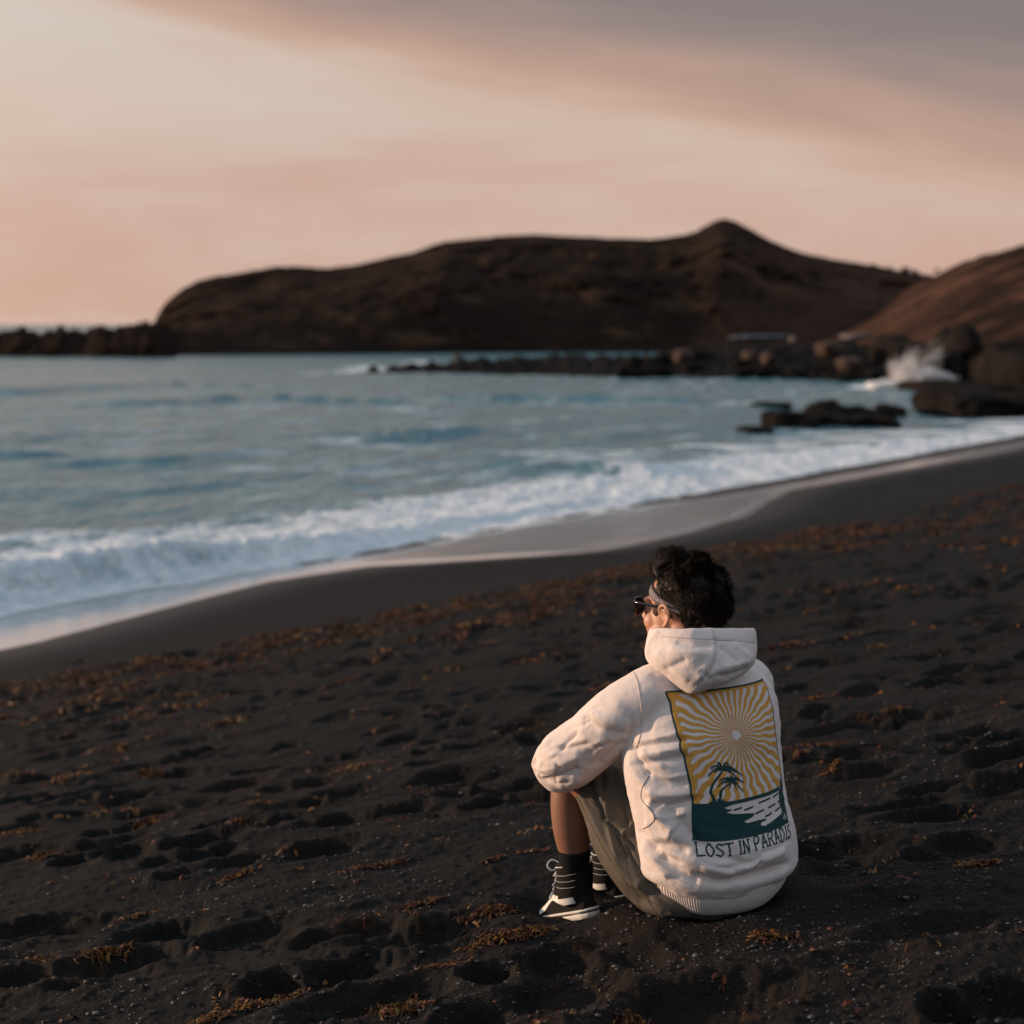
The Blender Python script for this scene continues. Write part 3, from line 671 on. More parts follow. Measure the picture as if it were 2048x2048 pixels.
rock('shore_rock', 1780, 1850, 668, 745, 4.0, 'rounded dark crag at the left end of the hill foot', 16, group=G2, dist=90)
G3 = 'pale and sunlit rocks on the reef'
rock('reef_boulder', 1350, 1388, 697, 713, 1.0, 'pinkish sunlit boulder alone near the middle of the reef', 20, m_sunlit, group=G3, box=.7, dist=97)
rock('reef_boulder', 1490, 1520, 700, 711, .9, 'left one of two sunlit tan boulders on the reef front', 21, m_sunlit, group=G3, box=.7, dist=92)
rock('reef_boulder', 1528, 1556, 703, 717, .9, 'right one of two sunlit tan boulders on the reef front', 22, m_sunlit, group=G3, box=.7, dist=90)
rock('reef_boulder', 1684, 1730, 712, 731, 1.1, 'largest sunlit tan boulder on the reef left of the splash', 23, m_sunlit, group=G3, box=.7, dist=86)
rock('reef_boulder', 1640, 1692, 682, 699, 1.4, 'sunlit tan brown boulder high on the reef below the pale ledge', 24, m_sunlit, group=G3, box=.7, dist=92)
rock('reef_boulder', 906, 922, 706, 718, .5, 'tiny pale boulder standing in for a glint on the left tip of the reef', 25, m_pale, group=G3, dist=97)  # a bright glint, built as a pale stone
rock('reef_boulder', 1582, 1594, 672, 679, .4, 'tiny pale boulder standing in for a glint at the right end of the pale ledge', 26, m_pale, group=G3, dist=100)  # pale stone in place of a glint, its brightness put into the colour
rock('pale_ledge', 1462, 1590, 669, 675, 1.2, 'long pale blue grey ledge on top of the reef', 27, simple('blue_grey_rock', (.055, .065, .078), .6, .3, 1.2, .3), 'ledge', box=.9, dist=102)
rock('pale_ledge', 1690, 1748, 667, 673, 1.2, 'short whitish ledge at the foot of the hill', 28, m_pale, 'ledge', box=.5, dist=100)

rgk = random.Random(44); RUB = []
for k in range(34):
    bx = rgk.uniform(1230, 1860); by = float(np.interp(bx, [1230, 1400, 1600, 1860], [745, 744, 747, 772]))-rgk.choice([0, 0, rgk.uniform(4, 34)])
    bw = rgk.uniform(12, 42); bh = rgk.uniform(7, 19)
    dist = float(np.interp(by, [705, 750, 772], [104, 86, 74])) if bx < 1750 else float(np.interp(by, [720, 775], [94, 74]))
    RUB.append(rock('reef_rubble', bx-bw, bx+bw, by-bh, by, bw*.022, None, 60+k, box=.8, dist=dist))
rv = []; rf = []; ro = 0
for o in RUB:
    n_v = len(o.data.vertices); co = np.empty(n_v*3, np.float32); o.data.vertices.foreach_get('co', co); rv.append(co.reshape(-1, 3)+np.array(o.location)); rf.append(np.array([f.vertices[:] for f in o.data.polygons])+ro); ro += n_v
    bpy.data.objects.remove(o)
tag(mesh_np('reef_rubble', np.concatenate(rv), np.concatenate(rf), m_rock), 'dark rubble of small boulders heaped along the lava reef', None, None, 'stuff')
# bushes on the saddle between the two hills
m_bush = simple('dry_shrub', (.035, .030, .020), .9, .2, 2, .4)
for k, (bx, by, bw, bh, lab) in enumerate([(1745, 530, 9, 12, 'leftmost of the tiny shrubs on the saddle skyline'), (1778, 536, 8, 14, 'second tiny shrub from the left on the saddle skyline'),
        (1812, 541, 13, 16, 'wide dark shrub in the middle of the saddle skyline'), (1832, 543, 10, 12, 'low shrub right of the wide one on the saddle skyline'), (1873, 541, 8, 11, 'small shrub where the right hill meets the saddle')]):
    ctr = aty(bx, by+4, 232); kk = 232/FPX; Vs_ = []; Fs_ = []; V0, F0 = ico(2)
    rgb = np.random.default_rng(k)
    for q in range(9):
        o_ = len(Vs_)*len(V0); off = rgb.uniform(-1, 1, 3)*np.array([bw*.55, 6, bh*.25])*kk+np.array([0, 0, bh*.25*kk])
        Vs_.append(V0*rgb.uniform(.15, .32)*bw*kk*(1+.3*rgb.standard_normal((len(V0), 1)))+off); Fs_.append(F0+o_)
    o = mesh_np('shrub', np.concatenate(Vs_), np.concatenate(Fs_), m_bush); o.location = ctr
    tag(o, lab, 'shrub', 'shrubs on the saddle between headland and hill')

# the splash bursting over the rocks on the right: a fan of droplets over a dense white foot
m_spray = simple('spray_white', (.80, .78, .77), .5, .4)
c0 = seap(1845, 775); kk = c0[1]/FPX; n = 6000
jt = RNG.integers(0, 13, n); ja = RNG.uniform(-.95, .72, 13); jh = RNG.uniform(.45, 1.12, 13); jw = RNG.uniform(.03, .13, 13)
th = ja[jt]+RNG.normal(0, 1, n)*jw[jt]; rad_ = RNG.random(n)**.62*jh[jt]
Hs = 92*kk
px_ = c0[0]-.2+np.sin(th)*rad_*Hs*.78-.9*(1-rad_)*RNG.random(n)*1.2; pz_ = np.cos(th)*rad_*Hs*(.95+.1*RNG.standard_normal(n)); py_ = c0[1]+RNG.normal(0, .5, n)
S = (.008+.05*RNG.random(n)**4)*(1-.4*np.minimum(rad_, 1))
nb_ = 4200; bx_ = c0[0]+RNG.uniform(-2.6, 1.4, nb_); hb = np.interp(bx_-c0[0], [-2.6, -1, 0, .5, 1.4], [.18, .35, .75, .9, .5]); 
P_ = np.concatenate([np.stack([px_, py_, np.abs(pz_)], -1), np.stack([bx_, c0[1]+RNG.normal(0, .5, nb_), hb*RNG.random(nb_)**1.3], -1)])
S = np.concatenate([S, RNG.uniform(.03, .075, nb_)])
spl = scatter_blobs('sea_spray', P_, S, [m_spray], np.zeros(len(P_), int), flat=1.2, seed=8)
tag(spl, 'white plume of spray bursting over the rocks at the right', None, None, 'stuff')
# ================================================================== THE PERSON
PH = R(38); RV = np.array([math.cos(PH), math.sin(PH), 0]); FV = np.array([-math.sin(PH), math.cos(PH), 0]); UP = np.array([0, 0, 1.])
def J(px, py, y): return aty(px, py, y)
def catmull(P, n):
    P = np.asarray(P, float); m_ = len(P); ts = np.linspace(0, m_-1, n); out = []
    for t_ in ts:
        i = min(int(t_), m_-2); f = t_-i
        p0, p1, p2, p3 = P[max(i-1, 0)], P[i], P[i+1], P[min(i+2, m_-1)]
        out.append(.5*((2*p1)+(-p0+p2)*f+(2*p0-5*p1+4*p2-p3)*f*f+(-p0+3*p1-3*p2+p3)*f**3))
    return np.array(out)
def tube(P, rad, n=18, seg=None, up=(0, 0, 1), cap=True, ratio=1., dome=.6):
    """closed tapered tube through points P with radii rad; ratio flattens it along the second axis"""
    n = n*2 if n > 16 else n
    P = np.asarray(P, float); rad = np.asarray(rad, float); k = seg or len(P)*4
    D = catmull(np.c_[P, rad], k); C, rr_ = D[:, :3], np.maximum(D[:, 3], 1e-4)
    T = np.gradient(C, axis=0); T /= np.linalg.norm(T, axis=1)[:, None]+1e-9
    if cap:
        r0, r1 = rr_[0], rr_[-1]; pre = []; post = []
        for a in (80, 55, 28):
            ca, sa = math.cos(R(a)), math.sin(R(a)); pre.append((C[0]-T[0]*r0*dome*sa, r0*ca, T[0])); post.insert(0, (C[-1]+T[-1]*r1*dome*sa, r1*ca, T[-1]))
        C = np.r_[[q[0] for q in pre], C, [q[0] for q in post]]; rr_ = np.r_[[q[1] for q in pre], rr_, [q[1] for q in post]]; T = np.r_[[q[2] for q in pre], T, [q[2] for q in post]]
    u0 = np.array(up, float); A = []; B = []
    a = np.cross(T[0], u0)
    if np.linalg.norm(a) < 1e-3: a = np.cross(T[0], (1, 0, 0.1))
    a /= np.linalg.norm(a)
    for q in T:
        a = a-q*(a@q); a /= np.linalg.norm(a); A.append(a); B.append(np.cross(q, a))
    A = np.array(A); B = np.array(B); th = np.linspace(0, 2*math.pi, n, endpoint=False)
    V = C[:, None]+rr_[:, None, None]*(np.cos(th)[None, :, None]*A[:, None]+ratio*np.sin(th)[None, :, None]*B[:, None])
    V = V.reshape(-1, 3); Fq = grid_faces(len(C), n, True)
    V = np.r_[V, [C[0]-T[0]*1e-4, C[-1]+T[-1]*1e-4]]; i0 = len(V)-2; j = np.arange(n); j2 = (j+1) % n; l = (len(C)-1)*n
    Fq = np.r_[Fq, np.stack([np.full(n, i0), j2, j, j], -1), np.stack([np.full(n, i0+1), l+j, l+j2, l+j2], -1)]
    return V, Fq
def rings(spec, n=40, A=None, B=None, p=2.3, tilt=0.):
    """stack of flat oval rings (centre, a, b) along RV and FV, capped"""
    A = RV if A is None else A; B = FV if B is None else B
    D = catmull(np.array([[*c, a, b] for c, a, b in spec]), len(spec)*4)
    th = np.linspace(0, 2*math.pi, n, endpoint=False); c_, s_n = np.cos(th), np.sin(th)
    ex = np.sign(c_)*np.abs(c_)**(2/p); ey = np.sign(s_n)*np.abs(s_n)**(2/p)
    V = D[:, None, :3]+D[:, 3, None, None]*ex[None, :, None]*A+D[:, 4, None, None]*ey[None, :, None]*B
    if tilt: V[..., 2] -= tilt*(V[..., 1]-D[:, 1, None])
    V = V.reshape(-1, 3); Fq = grid_faces(len(D), n, True); V = np.r_[V, [D[0, :3], D[-1, :3]]]; i0 = len(V)-2; j = np.arange(n); j2 = (j+1) % n; l = (len(D)-1)*n
    return V, np.r_[Fq, np.stack([np.full(n, i0), j2, j, j], -1), np.stack([np.full(n, i0+1), l+j, l+j2, l+j2], -1)]
def ellipsoid(c, r, A=None, sub=3):
    V0, F0 = ico(sub); V = V0*np.array(r)
    if A is not None: V = V@np.asarray(A)
    return V+np.array(c), np.c_[F0, F0[:, 2]]
def merge(parts):
    Vs = []; Fs = []; o = 0
    for V, F_ in parts: Vs.append(V); Fs.append(F_+o); o += len(V)
    return np.concatenate(Vs), np.concatenate(Fs)
def raw_mesh(V, Fq, name='tmp'):
    me = bpy.data.meshes.new(name); fs = [tuple(dict.fromkeys(map(int, f))) for f in Fq]
    me.from_pydata([tuple(v) for v in V], [], [f for f in fs if len(f) > 2]); me.update(); return me
def recalc(me):
    bm = bmesh.new(); bm.from_mesh(me); bmesh.ops.recalc_face_normals(bm, faces=bm.faces); bm.to_mesh(me); bm.free()
def remesh(parts, voxel, smooth=3, fac=.5):
    V, Fq = merge(parts); me = raw_mesh(V, Fq); recalc(me)
    o = bpy.data.objects.new('tmp', me); COL.objects.link(o)
    md = o.modifiers.new('r', 'REMESH'); md.mode = 'VOXEL'; md.voxel_size = voxel
    if smooth: ms = o.modifiers.new('s', 'SMOOTH'); ms.iterations = smooth; ms.factor = fac
    dg = bpy.context.evaluated_depsgraph_get(); ev = o.evaluated_get(dg); m2 = bpy.data.meshes.new_from_object(ev)
    bpy.data.objects.remove(o); n = len(m2.vertices); V = np.empty(n*3, np.float32); m2.vertices.foreach_get('co', V); V = V.reshape(-1, 3).astype(float)
    q = np.array([f.vertices[:] if len(f.vertices) == 4 else (*f.vertices[:], f.vertices[2]) for f in m2.polygons], np.int32)
    bpy.data.meshes.remove(m2); return V, q
def vnormals(V, Fq):
    n = np.cross(V[Fq[:, 2]]-V[Fq[:, 0]], V[Fq[:, 3]]-V[Fq[:, 1]]); N = np.zeros_like(V)
    for k in range(4): np.add.at(N, Fq[:, k], n)
    return N/(np.linalg.norm(N, axis=1)[:, None]+1e-12)
def bvh(V, Fq): return BVHTree.FromPolygons([tuple(v) for v in V], [tuple(dict.fromkeys(map(int, f))) for f in Fq])
CAMP = Vector((0, 0, CAMZ))
def hit(tree, px, py):
    d = Vector(ray(px, py)).normalized(); h = tree.ray_cast(CAMP, d)
    if h[0] is None:
        # slide onto the nearest surface point if the ray just misses
        best = tree.find_nearest(CAMP+d*4.05); return np.array(best[0])
    return np.array(h[0])
def polydist(V, P):
    P = np.asarray(P); d = np.full(len(V), 9.); tt = np.zeros(len(V)); m_ = len(P)-1
    for k in range(m_):
        a, b_ = P[k], P[k+1]; ab = b_-a; t_ = np.clip(((V-a)@ab)/(ab@ab+1e-12), 0, 1); q = np.linalg.norm(V-a-t_[:, None]*ab, axis=1)
        u = q < d; d[u] = q[u]; tt[u] = (k+t_[u])/m_
    return d, tt
def sculpt(V, Fq, strokes, passes=1):
    """pull folds up (amp > 0) or press creases in (amp < 0) along lines drawn over the photograph"""
    tree = bvh(V, Fq); N = vnormals(V, Fq); off = np.zeros(len(V))
    for pts, wd_, amp in strokes:
        P = catmull(np.array([hit(tree, *p_) for p_ in pts]), len(pts)*4); d, tt = polydist(V, P)
        off += amp*np.exp(-(d/(wd_*(.72 if amp < 0 else .95)))**1.5)*np.clip(np.minimum(tt, 1-tt)*5+.25, 0, 1)
    return V+N*off[:, None]
def finish(name, V, Fq, mat, parent, **kw):
    tri = Fq[:, 2] == Fq[:, 3]
    if tri.any():
        me = raw_mesh(V, Fq, name); me.polygons.foreach_set('use_smooth', np.ones(len(me.polygons), bool)); me.materials.append(mat)
        o = bpy.data.objects.new(name, me); COL.objects.link(o); o.parent = parent; return o
    return mesh_np(name, V, Fq, mat, parent, **kw)

person = empty('person', (0, 0, 0))
tag(person, 'person sitting with knees drawn up in cream printed hoodie, olive shorts and black high tops', 'person')

# ---------------------------------------------------------------- materials
m_skin, t, b, _ = material('skin')
p = pos(t); c = t.mix(t.noise(p, 30, 4, .6), (.50, .245, .155), (.60, .31, .20))
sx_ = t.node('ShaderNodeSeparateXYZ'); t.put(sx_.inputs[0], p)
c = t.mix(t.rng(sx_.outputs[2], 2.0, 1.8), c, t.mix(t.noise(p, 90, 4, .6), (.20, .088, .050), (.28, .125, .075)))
t.put(b.inputs['Base Color'], c); b.inputs['Roughness'].default_value = .5; b.inputs['Subsurface Weight'].default_value = .12
b.inputs['Subsurface Radius'].default_value = (.02, .008, .004); b.inputs['Subsurface Scale'].default_value = .3
t.put(b.inputs['Normal'], t.bump(t.noise(p, 600, 3, .6), .4, .0004))
m_hood, t, b, _ = material('cream_fleece')
p = pos(t); n = t.noise(p, 700, 3, .7); n2_ = t.noise(p, 9, 4, .6)
c = t.mix(n2_, (.70, .585, .535), (.75, .645, .595)); c = t.mix(t.math('MULTIPLY', t.rng(n, .35, .7), .25), c, (.80, .72, .67))
t.put(b.inputs['Base Color'], c); b.inputs['Roughness'].default_value = .92; b.inputs['Specular IOR Level'].default_value = .15
b.inputs['Sheen Weight'].default_value = .12; b.inputs['Sheen Roughness'].default_value = .5
nb = t.bump(t.noise(p, 900, 3, .7), .5, .0007); t.put(b.inputs['Normal'], t.bump(t.noise(p, 55, 4, .6), .45, .004, nb))
m_seam = simple('seam_thread', (.63, .53, .48), .9, .1)
m_teal = simple('print_teal', (.012, .050, .052), .75, .25, 300, .25, 700, .0004)
m_ochre = simple('print_ochre', (.64, .31, .065), .8, .2, 300, .14, 700, .0004)
m_short, t, b, _ = material('olive_ripstop')
p = pos(t); c = t.mix(t.noise(p, 14, 4, .6), (.074, .061, .047), (.114, .094, .071)); t.put(b.inputs['Base Color'], c)
b.inputs['Roughness'].default_value = .75; b.inputs['Specular IOR Level'].default_value = .3
nb = t.bump(t.noise(p, 800, 2, .6), .4, .0005); t.put(b.inputs['Normal'], t.bump(t.noise(p, 40, 4, .6), .5, .004, nb))
m_blackcl = simple('black_canvas', (.020, .019, .017), .85, .3, 80, .3, 900, .0005)
m_suede = simple('black_suede', (.020, .0175, .0145), .95, .1, 60, .3, 700, .0005)
m_sock = simple('black_knit', (.014, .013, .013), .95, .1, 0, 0, 500, .0008)
m_white = simple('off_white_rubber', (.66, .62, .56), .6, .4, 30, .15)
m_lace = simple('white_lace', (.62, .60, .60), .9, .2)
m_stripe = simple('white_leather', (.70, .66, .60), .55, .4, 40, .08)
m_glossb = simple('glossy_black', (.010, .009, .009), .12, .6)
m_lens = simple('dark_lens', (.012, .008, .008), .05, .7)
m_hair, t, b, _ = material('dark_hair')
p = pos(t); c = t.mix(t.noise(p, 130, 3, .6), (.006, .0037, .003), (.020, .0105, .0062)); t.put(b.inputs['Base Color'], c)
b.inputs['Roughness'].default_value = .5; b.inputs['Specular IOR Level'].default_value = .13

# ---------------------------------------------------------------- head frame
HA = R(49); HC = J(1362, 1221, 4.10)
HX = np.array([math.cos(HA), math.sin(HA), 0]); HY = np.array([-math.sin(HA), math.cos(HA), 0]); HM = np.array([HX, HY, UP])
def H(x, y, z): return HC+np.array([x, y, z])@HM
def HE(c, r): return ellipsoid(H(*c), r, HM, 4)

# ---------------------------------------------------------------- body: one surface
LK, LA = J(1150, 1528, 4.20), J(1151, 1772, 4.19)       # left knee, ankle
RK, RA = J(1226, 1556, 4.43), J(1226, 1742, 4.46)
LSH, LEL, LWR = J(1290, 1400, 3.955), J(1119, 1530, 4.10), J(1235, 1462, 4.44)
RSH, REL, RWR = J(1492, 1372, 4.19), J(1425, 1440, 4.50), J(1240, 1500, 4.47)
parts = [HE((0, -.012, .035), (.074, .096, .084)), HE((0, .030, -.030), (.060, .064, .080)), HE((0, .042, -.085), (.042, .046, .030)),
         HE((0, .088, -.105), (.018, .016, .014)), HE((.032, .062, -.030), (.028, .030, .030)), HE((-.032, .062, -.030), (.028, .030, .030)),
         HE((.05, .028, -.062), (.020, .036, .026)), HE((-.05, .028, -.062), (.020, .036, .026)),
         tube([H(0, .088, .012), H(0, .104, -.012), H(0, .114, -.030)], [.008, .010, .012], 12), HE((.011, .101, -.034), (.008, .009, .007)), HE((-.011, .101, -.034), (.008, .009, .007)),
         HE((0, .085, .024), (.050, .014, .009)), HE((0, .095, -.060), (.022, .010, .006)), HE((0, .093, -.070), (.019, .010, .007)),
         HE((.030, .078, .006), (.013, .012, .011)), HE((-.030, .078, .006), (.013, .012, .011))]
for s in (-1, 1):
    # ear: flat plate, rolled rim, inner fold, lobe
    path = [H(s*.073, .010, -.010), H(s*.080, .014, .008), H(s*.085, .006, .022), H(s*.089, -.010, .026), H(s*.092, -.023, .014), H(s*.090, -.024, -.004), H(s*.084, -.013, -.022), H(s*.078, -.001, -.031)]
    parts += [tube(path, [.004, .0046, .0048, .005, .005, .0046, .005, .0065], 10, 40), ellipsoid(H(s*.078, -.006, -.002), (.005, .016, .022), HM, 3),
              tube([H(s*.081, .004, .010), H(s*.085, -.010, .010), H(s*.084, -.013, -.006), H(s*.080, -.002, -.014)], [.0028, .003, .003, .003], 8, 20)]
parts += [tube([H(0, -.020, -.03), H(0, -.028, -.09), J(1403, 1330, 4.10), J(1408, 1370, 4.07)], [.052, .056, .062, .09], 24),
          rings([(J(1410, 1360, 4.07), .10, .07), (J(1410, 1395, 4.06), .175, .09), (J(1406, 1450, 4.05), .17, .105), (J(1406, 1550, 4.03), .155, .10), (J(1416, 1650, 4.01), .15, .105),
                 (J(1424, 1740, 4.0), .165, .12), (J(1424, 1785, 4.0), .13, .11)]),
          tube([LSH+RV*.07, LSH, (LSH+LEL)/2, LEL], [.05, .052, .046, .040], 18), tube([LEL, LEL*.6+LWR*.4, LWR], [.040, .038, .026], 18),
          tube([RSH-RV*.07, RSH, (RSH+REL)/2, REL], [.05, .052, .046, .040], 18), tube([REL, REL*.6+RWR*.4, RWR], [.040, .038, .026], 18),
          tube([J(1372, 1770, 3.95), J(1275, 1660, 4.06), LK], [.085, .078, .056], 20), tube([J(1462, 1762, 4.10), J(1350, 1660, 4.25), RK], [.085, .078, .056], 20),
          tube([LK+FV*.004, J(1141, 1600, 4.205), J(1144, 1660, 4.202), J(1148, 1705, 4.197), J(1150, 1740, 4.201), J(1153, 1785, 4.207)], [.054, .055, .052, .0415, .034, .028], 20),
          tube([RK, J(1224, 1640, 4.44), RA], [.055, .052, .035], 20)]
for (WR, d0, nrm, dn_) in ((LWR, (LWR-LEL), UP, 1), (RWR, (RWR-REL), UP, -1)):
    d0 = d0/np.linalg.norm(d0); sd_ = np.cross(nrm, d0); sd_ /= np.linalg.norm(sd_)
    palm = WR+d0*.05; parts.append(tube([WR-d0*.01, WR+d0*.03, WR+d0*.085-UP*.004], [.026, .036, .036], 16, ratio=.45, up=UP))
    for k, (ln, off) in enumerate([(.072, -.030), (.082, -.010), (.077, .010), (.060, .028)]):
        b0 = WR+d0*.085+sd_*off; parts.append(tube([b0-d0*.01, b0+d0*ln*.4-UP*.006, b0+d0*ln*.75-UP*.026, b0+d0*ln*.85-UP*.048], [.0095, .0088, .0082, .0075], 10))
    b0 = WR+d0*.03-sd_*.030*dn_; parts.append(tube([b0, b0-sd_*.022*dn_+d0*.022-UP*.006, b0-sd_*.030*dn_+d0*.052-UP*.020], [.012, .0105, .009], 10))
Vb, Fb = remesh(parts, .0034, 4, .5)
body = finish('body', Vb, Fb, m_skin, person)

# ---------------------------------------------------------------- hoodie
torso = rings([(J(1428, 1762, 3.995), .150, .138), (J(1431, 1746, 3.995), .186, .160), (J(1434, 1726, 3.992), .220, .183), (J(1434, 1700, 3.99), .223, .181), (J(1430, 1650, 3.99), .220, .176), (J(1418, 1600, 4.0), .221, .172),
               (J(1409, 1550, 4.01), .226, .169), (J(1405, 1500, 4.02), .229, .165), (J(1407, 1450, 4.03), .226, .158), (J(1409, 1400, 4.05), .214, .146), (J(1410, 1368, 4.06), .190, .130),
               (J(1409, 1345, 4.07), .150, .112), (J(1407, 1322, 4.08), .105, .095), (J(1405, 1300, 4.085), .085, .08)], 48, p=2.25)
lsl = tube([LSH+RV*.13+UP*.008, LSH+RV*.045+UP*.004, LSH*.72+LEL*.28+UP*.004, LSH*.42+LEL*.58, LEL*.88+LSH*.12, LEL+(LWR-LEL)*.10], [.070, .086, .084, .080, .083, .074], 26, 40)
lfo = tube([LEL-(LSH-LEL)*.02, LEL*.75+LWR*.25+UP*.004, LEL*.4+LWR*.6, LWR], [.076, .074, .062, .042], 24, 24)
rsl = tube([RSH-RV*.10, RSH-RV*.01, RSH*.6+REL*.4, REL*.85+RSH*.15, REL], [.07, .083, .076, .070, .066], 24, 30)
rfo = tube([REL, REL*.5+RWR*.5, RWR], [.066, .058, .042], 20, 20)
Vh, Fh = remesh([torso, lsl, lfo, rsl, rfo], .0042, 10, .5)
STROKES = [
 # sleeve
 ([(1146, 1426), (1185, 1450), (1252, 1466)], .012, -.010), ([(1150, 1412), (1195, 1436), (1262, 1450)], .020, .007), ([(1120, 1445), (1170, 1470), (1215, 1486)], .020, .006),
 ([(1112, 1442), (1140, 1432), (1165, 1436)], .010, -.009), ([(1165, 1398), (1195, 1416), (1235, 1424)], .013, -.005),
 ([(1078, 1538), (1120, 1528), (1165, 1512)], .016, .009), ([(1086, 1560), (1125, 1550), (1160, 1536)], .014, -.010), ([(1090, 1582), (1125, 1574), (1165, 1552)], .014, .006),
 ([(1060, 1500), (1082, 1480), (1100, 1462)], .009, -.008), ([(1056, 1520), (1080, 1502), (1105, 1478)], .011, .006), ([(1054, 1560), (1066, 1578), (1090, 1590)], .009, -.007),
 ([(1190, 1500), (1150, 1530), (1120, 1570)], .014, -.005), ([(1250, 1480), (1220, 1500), (1190, 1530)], .013, -.007),
 ([(1075, 1505), (1068, 1535), (1076, 1565)], .010, .005), ([(1245, 1400), (1215, 1440), (1200, 1470)], .03, .005),
 ([(1060, 1512), (1085, 1522), (1110, 1520)], .005, .004), ([(1058, 1524), (1084, 1534), (1112, 1530)], .005, -.005), ([(1056, 1540), (1076, 1550), (1098, 1552)], .005, .004),
 ([(1100, 1500), (1140, 1496), (1180, 1486)], .006, -.005), ([(1104, 1490), (1142, 1486), (1178, 1476)], .006, .004), ([(1080, 1574), (1110, 1566), (1140, 1562)], .005, -.005),
 ([(1236, 1492), (1212, 1488), (1190, 1496)], .006, -.006), ([(1240, 1480), (1214, 1478), (1188, 1486)], .006, .004), ([(1130, 1462), (1160, 1452), (1200, 1458)], .005, -.004),
 ([(1270, 1500), (1284, 1530), (1300, 1552)], .006, -.007), ([(1284, 1496), (1304, 1520), (1330, 1536)], .006, .005), ([(1256, 1480), (1262, 1455), (1262, 1430)], .007, -.005),
 ([(1300, 1548), (1335, 1556), (1378, 1548)], .006, .005), ([(1310, 1626), (1340, 1634), (1376, 1624)], .007, .006), ([(1300, 1672), (1330, 1700), (1372, 1716)], .006, .006),
 ([(1296, 1684), (1326, 1712), (1366, 1728)], .006, -.006), ([(1400, 1722), (1450, 1734), (1510, 1722)], .006, -.005), ([(1520, 1706), (1550, 1696), (1576, 1680)], .007, -.006),
 # side and back of the torso
 ([(1262, 1500), (1290, 1492), (1345, 1482), (1372, 1478)], .010, -.009), ([(1270, 1484), (1310, 1478), (1370, 1466)], .010, .006), ([(1280, 1512), (1320, 1504), (1375, 1496)], .012, .008),
 ([(1272, 1528), (1320, 1522), (1378, 1514)], .012, -.007), ([(1258, 1510), (1278, 1550), (1305, 1585), (1350, 1620)], .018, .013), ([(1290, 1540), (1330, 1562), (1380, 1570)], .016, -.009),
 ([(1300, 1580), (1340, 1590), (1384, 1586)], .013, .010), ([(1306, 1602), (1345, 1610), (1392, 1598)], .016, -.014), ([(1296, 1598), (1325, 1640), (1352, 1662)], .022, .016),
 ([(1330, 1610), (1375, 1660), (1410, 1700)], .022, -.010), ([(1290, 1640), (1318, 1672), (1358, 1672)], .016, .010), ([(1305, 1690), (1340, 1692), (1380, 1706)], .016, -.010),
 ([(1284, 1690), (1312, 1722), (1340, 1756)], .013, .012), ([(1276, 1660), (1296, 1680), (1310, 1702)], .010, -.008), ([(1318, 1710), (1360, 1745), (1400, 1765)], .018, -.012),
 ([(1360, 1712), (1420, 1730), (1470, 1722)], .020, .008), ([(1390, 1748), (1440, 1764), (1462, 1758)], .012, -.018), ([(1462, 1758), (1500, 1752), (1545, 1738), (1578, 1728)], .012, -.020),
 ([(1400, 1730), (1450, 1745), (1470, 1744)], .014, .010), ([(1480, 1738), (1530, 1718), (1570, 1700)], .020, .013), ([(1440, 1712), (1490, 1725), (1520, 1712)], .012, -.006),
 ([(1510, 1742), (1520, 1722)], .010, -.008), ([(1340, 1780), (1420, 1792), (1500, 1784)], .020, .010), ([(1450, 1680), (1500, 1700), (1560, 1690)], .020, .004),
 ([(1500, 1340), (1530, 1380), (1548, 1440)], .03, .004), ([(1350, 1392), (1330, 1370), (1300, 1345)], .016, -.005), ([(1320, 1400), (1300, 1440), (1298, 1470)], .02, -.004)]
Vh = sculpt(Vh, Fh, STROKES)
N = vnormals(Vh, Fh)
q = Vh*np.array([6, 6, 11]); rid = (.5-np.abs(fbm3(q+2*fbm3(Vh*5, 2, 71)[:, None], 3, 70)-.5))*2
Vh = Vh+N*((rid-.85)*.0045+(fbm3(Vh*26, 3, 73)-.5)*.0015)[:, None]
q = Vh*np.array([20, 20, 34])+2*fbm3(Vh*8, 2, 77)[:, None]; Vh = Vh+N*((.5-np.abs(fbm3(q, 2, 78)-.5))*2-.8)[:, None]*.0028
hoodie = finish('hoodie', Vh, Fh, m_hood, person)
# ribbed hem band
hb_ = catmull(np.array([[*J(1431, 1732, 3.993), .200, .172], [*J(1430, 1742, 3.994), .199, .171], [*J(1428, 1760, 3.995), .190, .166], [*J(1427, 1777, 3.995), .174, .154], [*J(1426, 1786, 3.995), .160, .142]]), 14)
th = np.linspace(0, 2*math.pi, 900, endpoint=False); rb = 1+.0052*np.sin(th*150); c_, s_n = np.cos(th), np.sin(th); ex = np.sign(c_)*np.abs(c_)**(2/2.25)*rb; ey = np.sign(s_n)*np.abs(s_n)**(2/2.25)*rb
wv_ = .006*np.sin(th*3+1)+.004*np.sin(th*7)
Vx = hb_[:, None, :3]+(hb_[:, 3, None]+wv_[None]*.6)[..., None]*ex[None, :, None]*RV+(hb_[:, 4, None]+wv_[None]*.6)[..., None]*ey[None, :, None]*FV
hem = mesh_np('hem_band', Vx.reshape(-1, 3), grid_faces(14, 900, True), m_hood, hoodie)
THood = bvh(Vh, Fh)

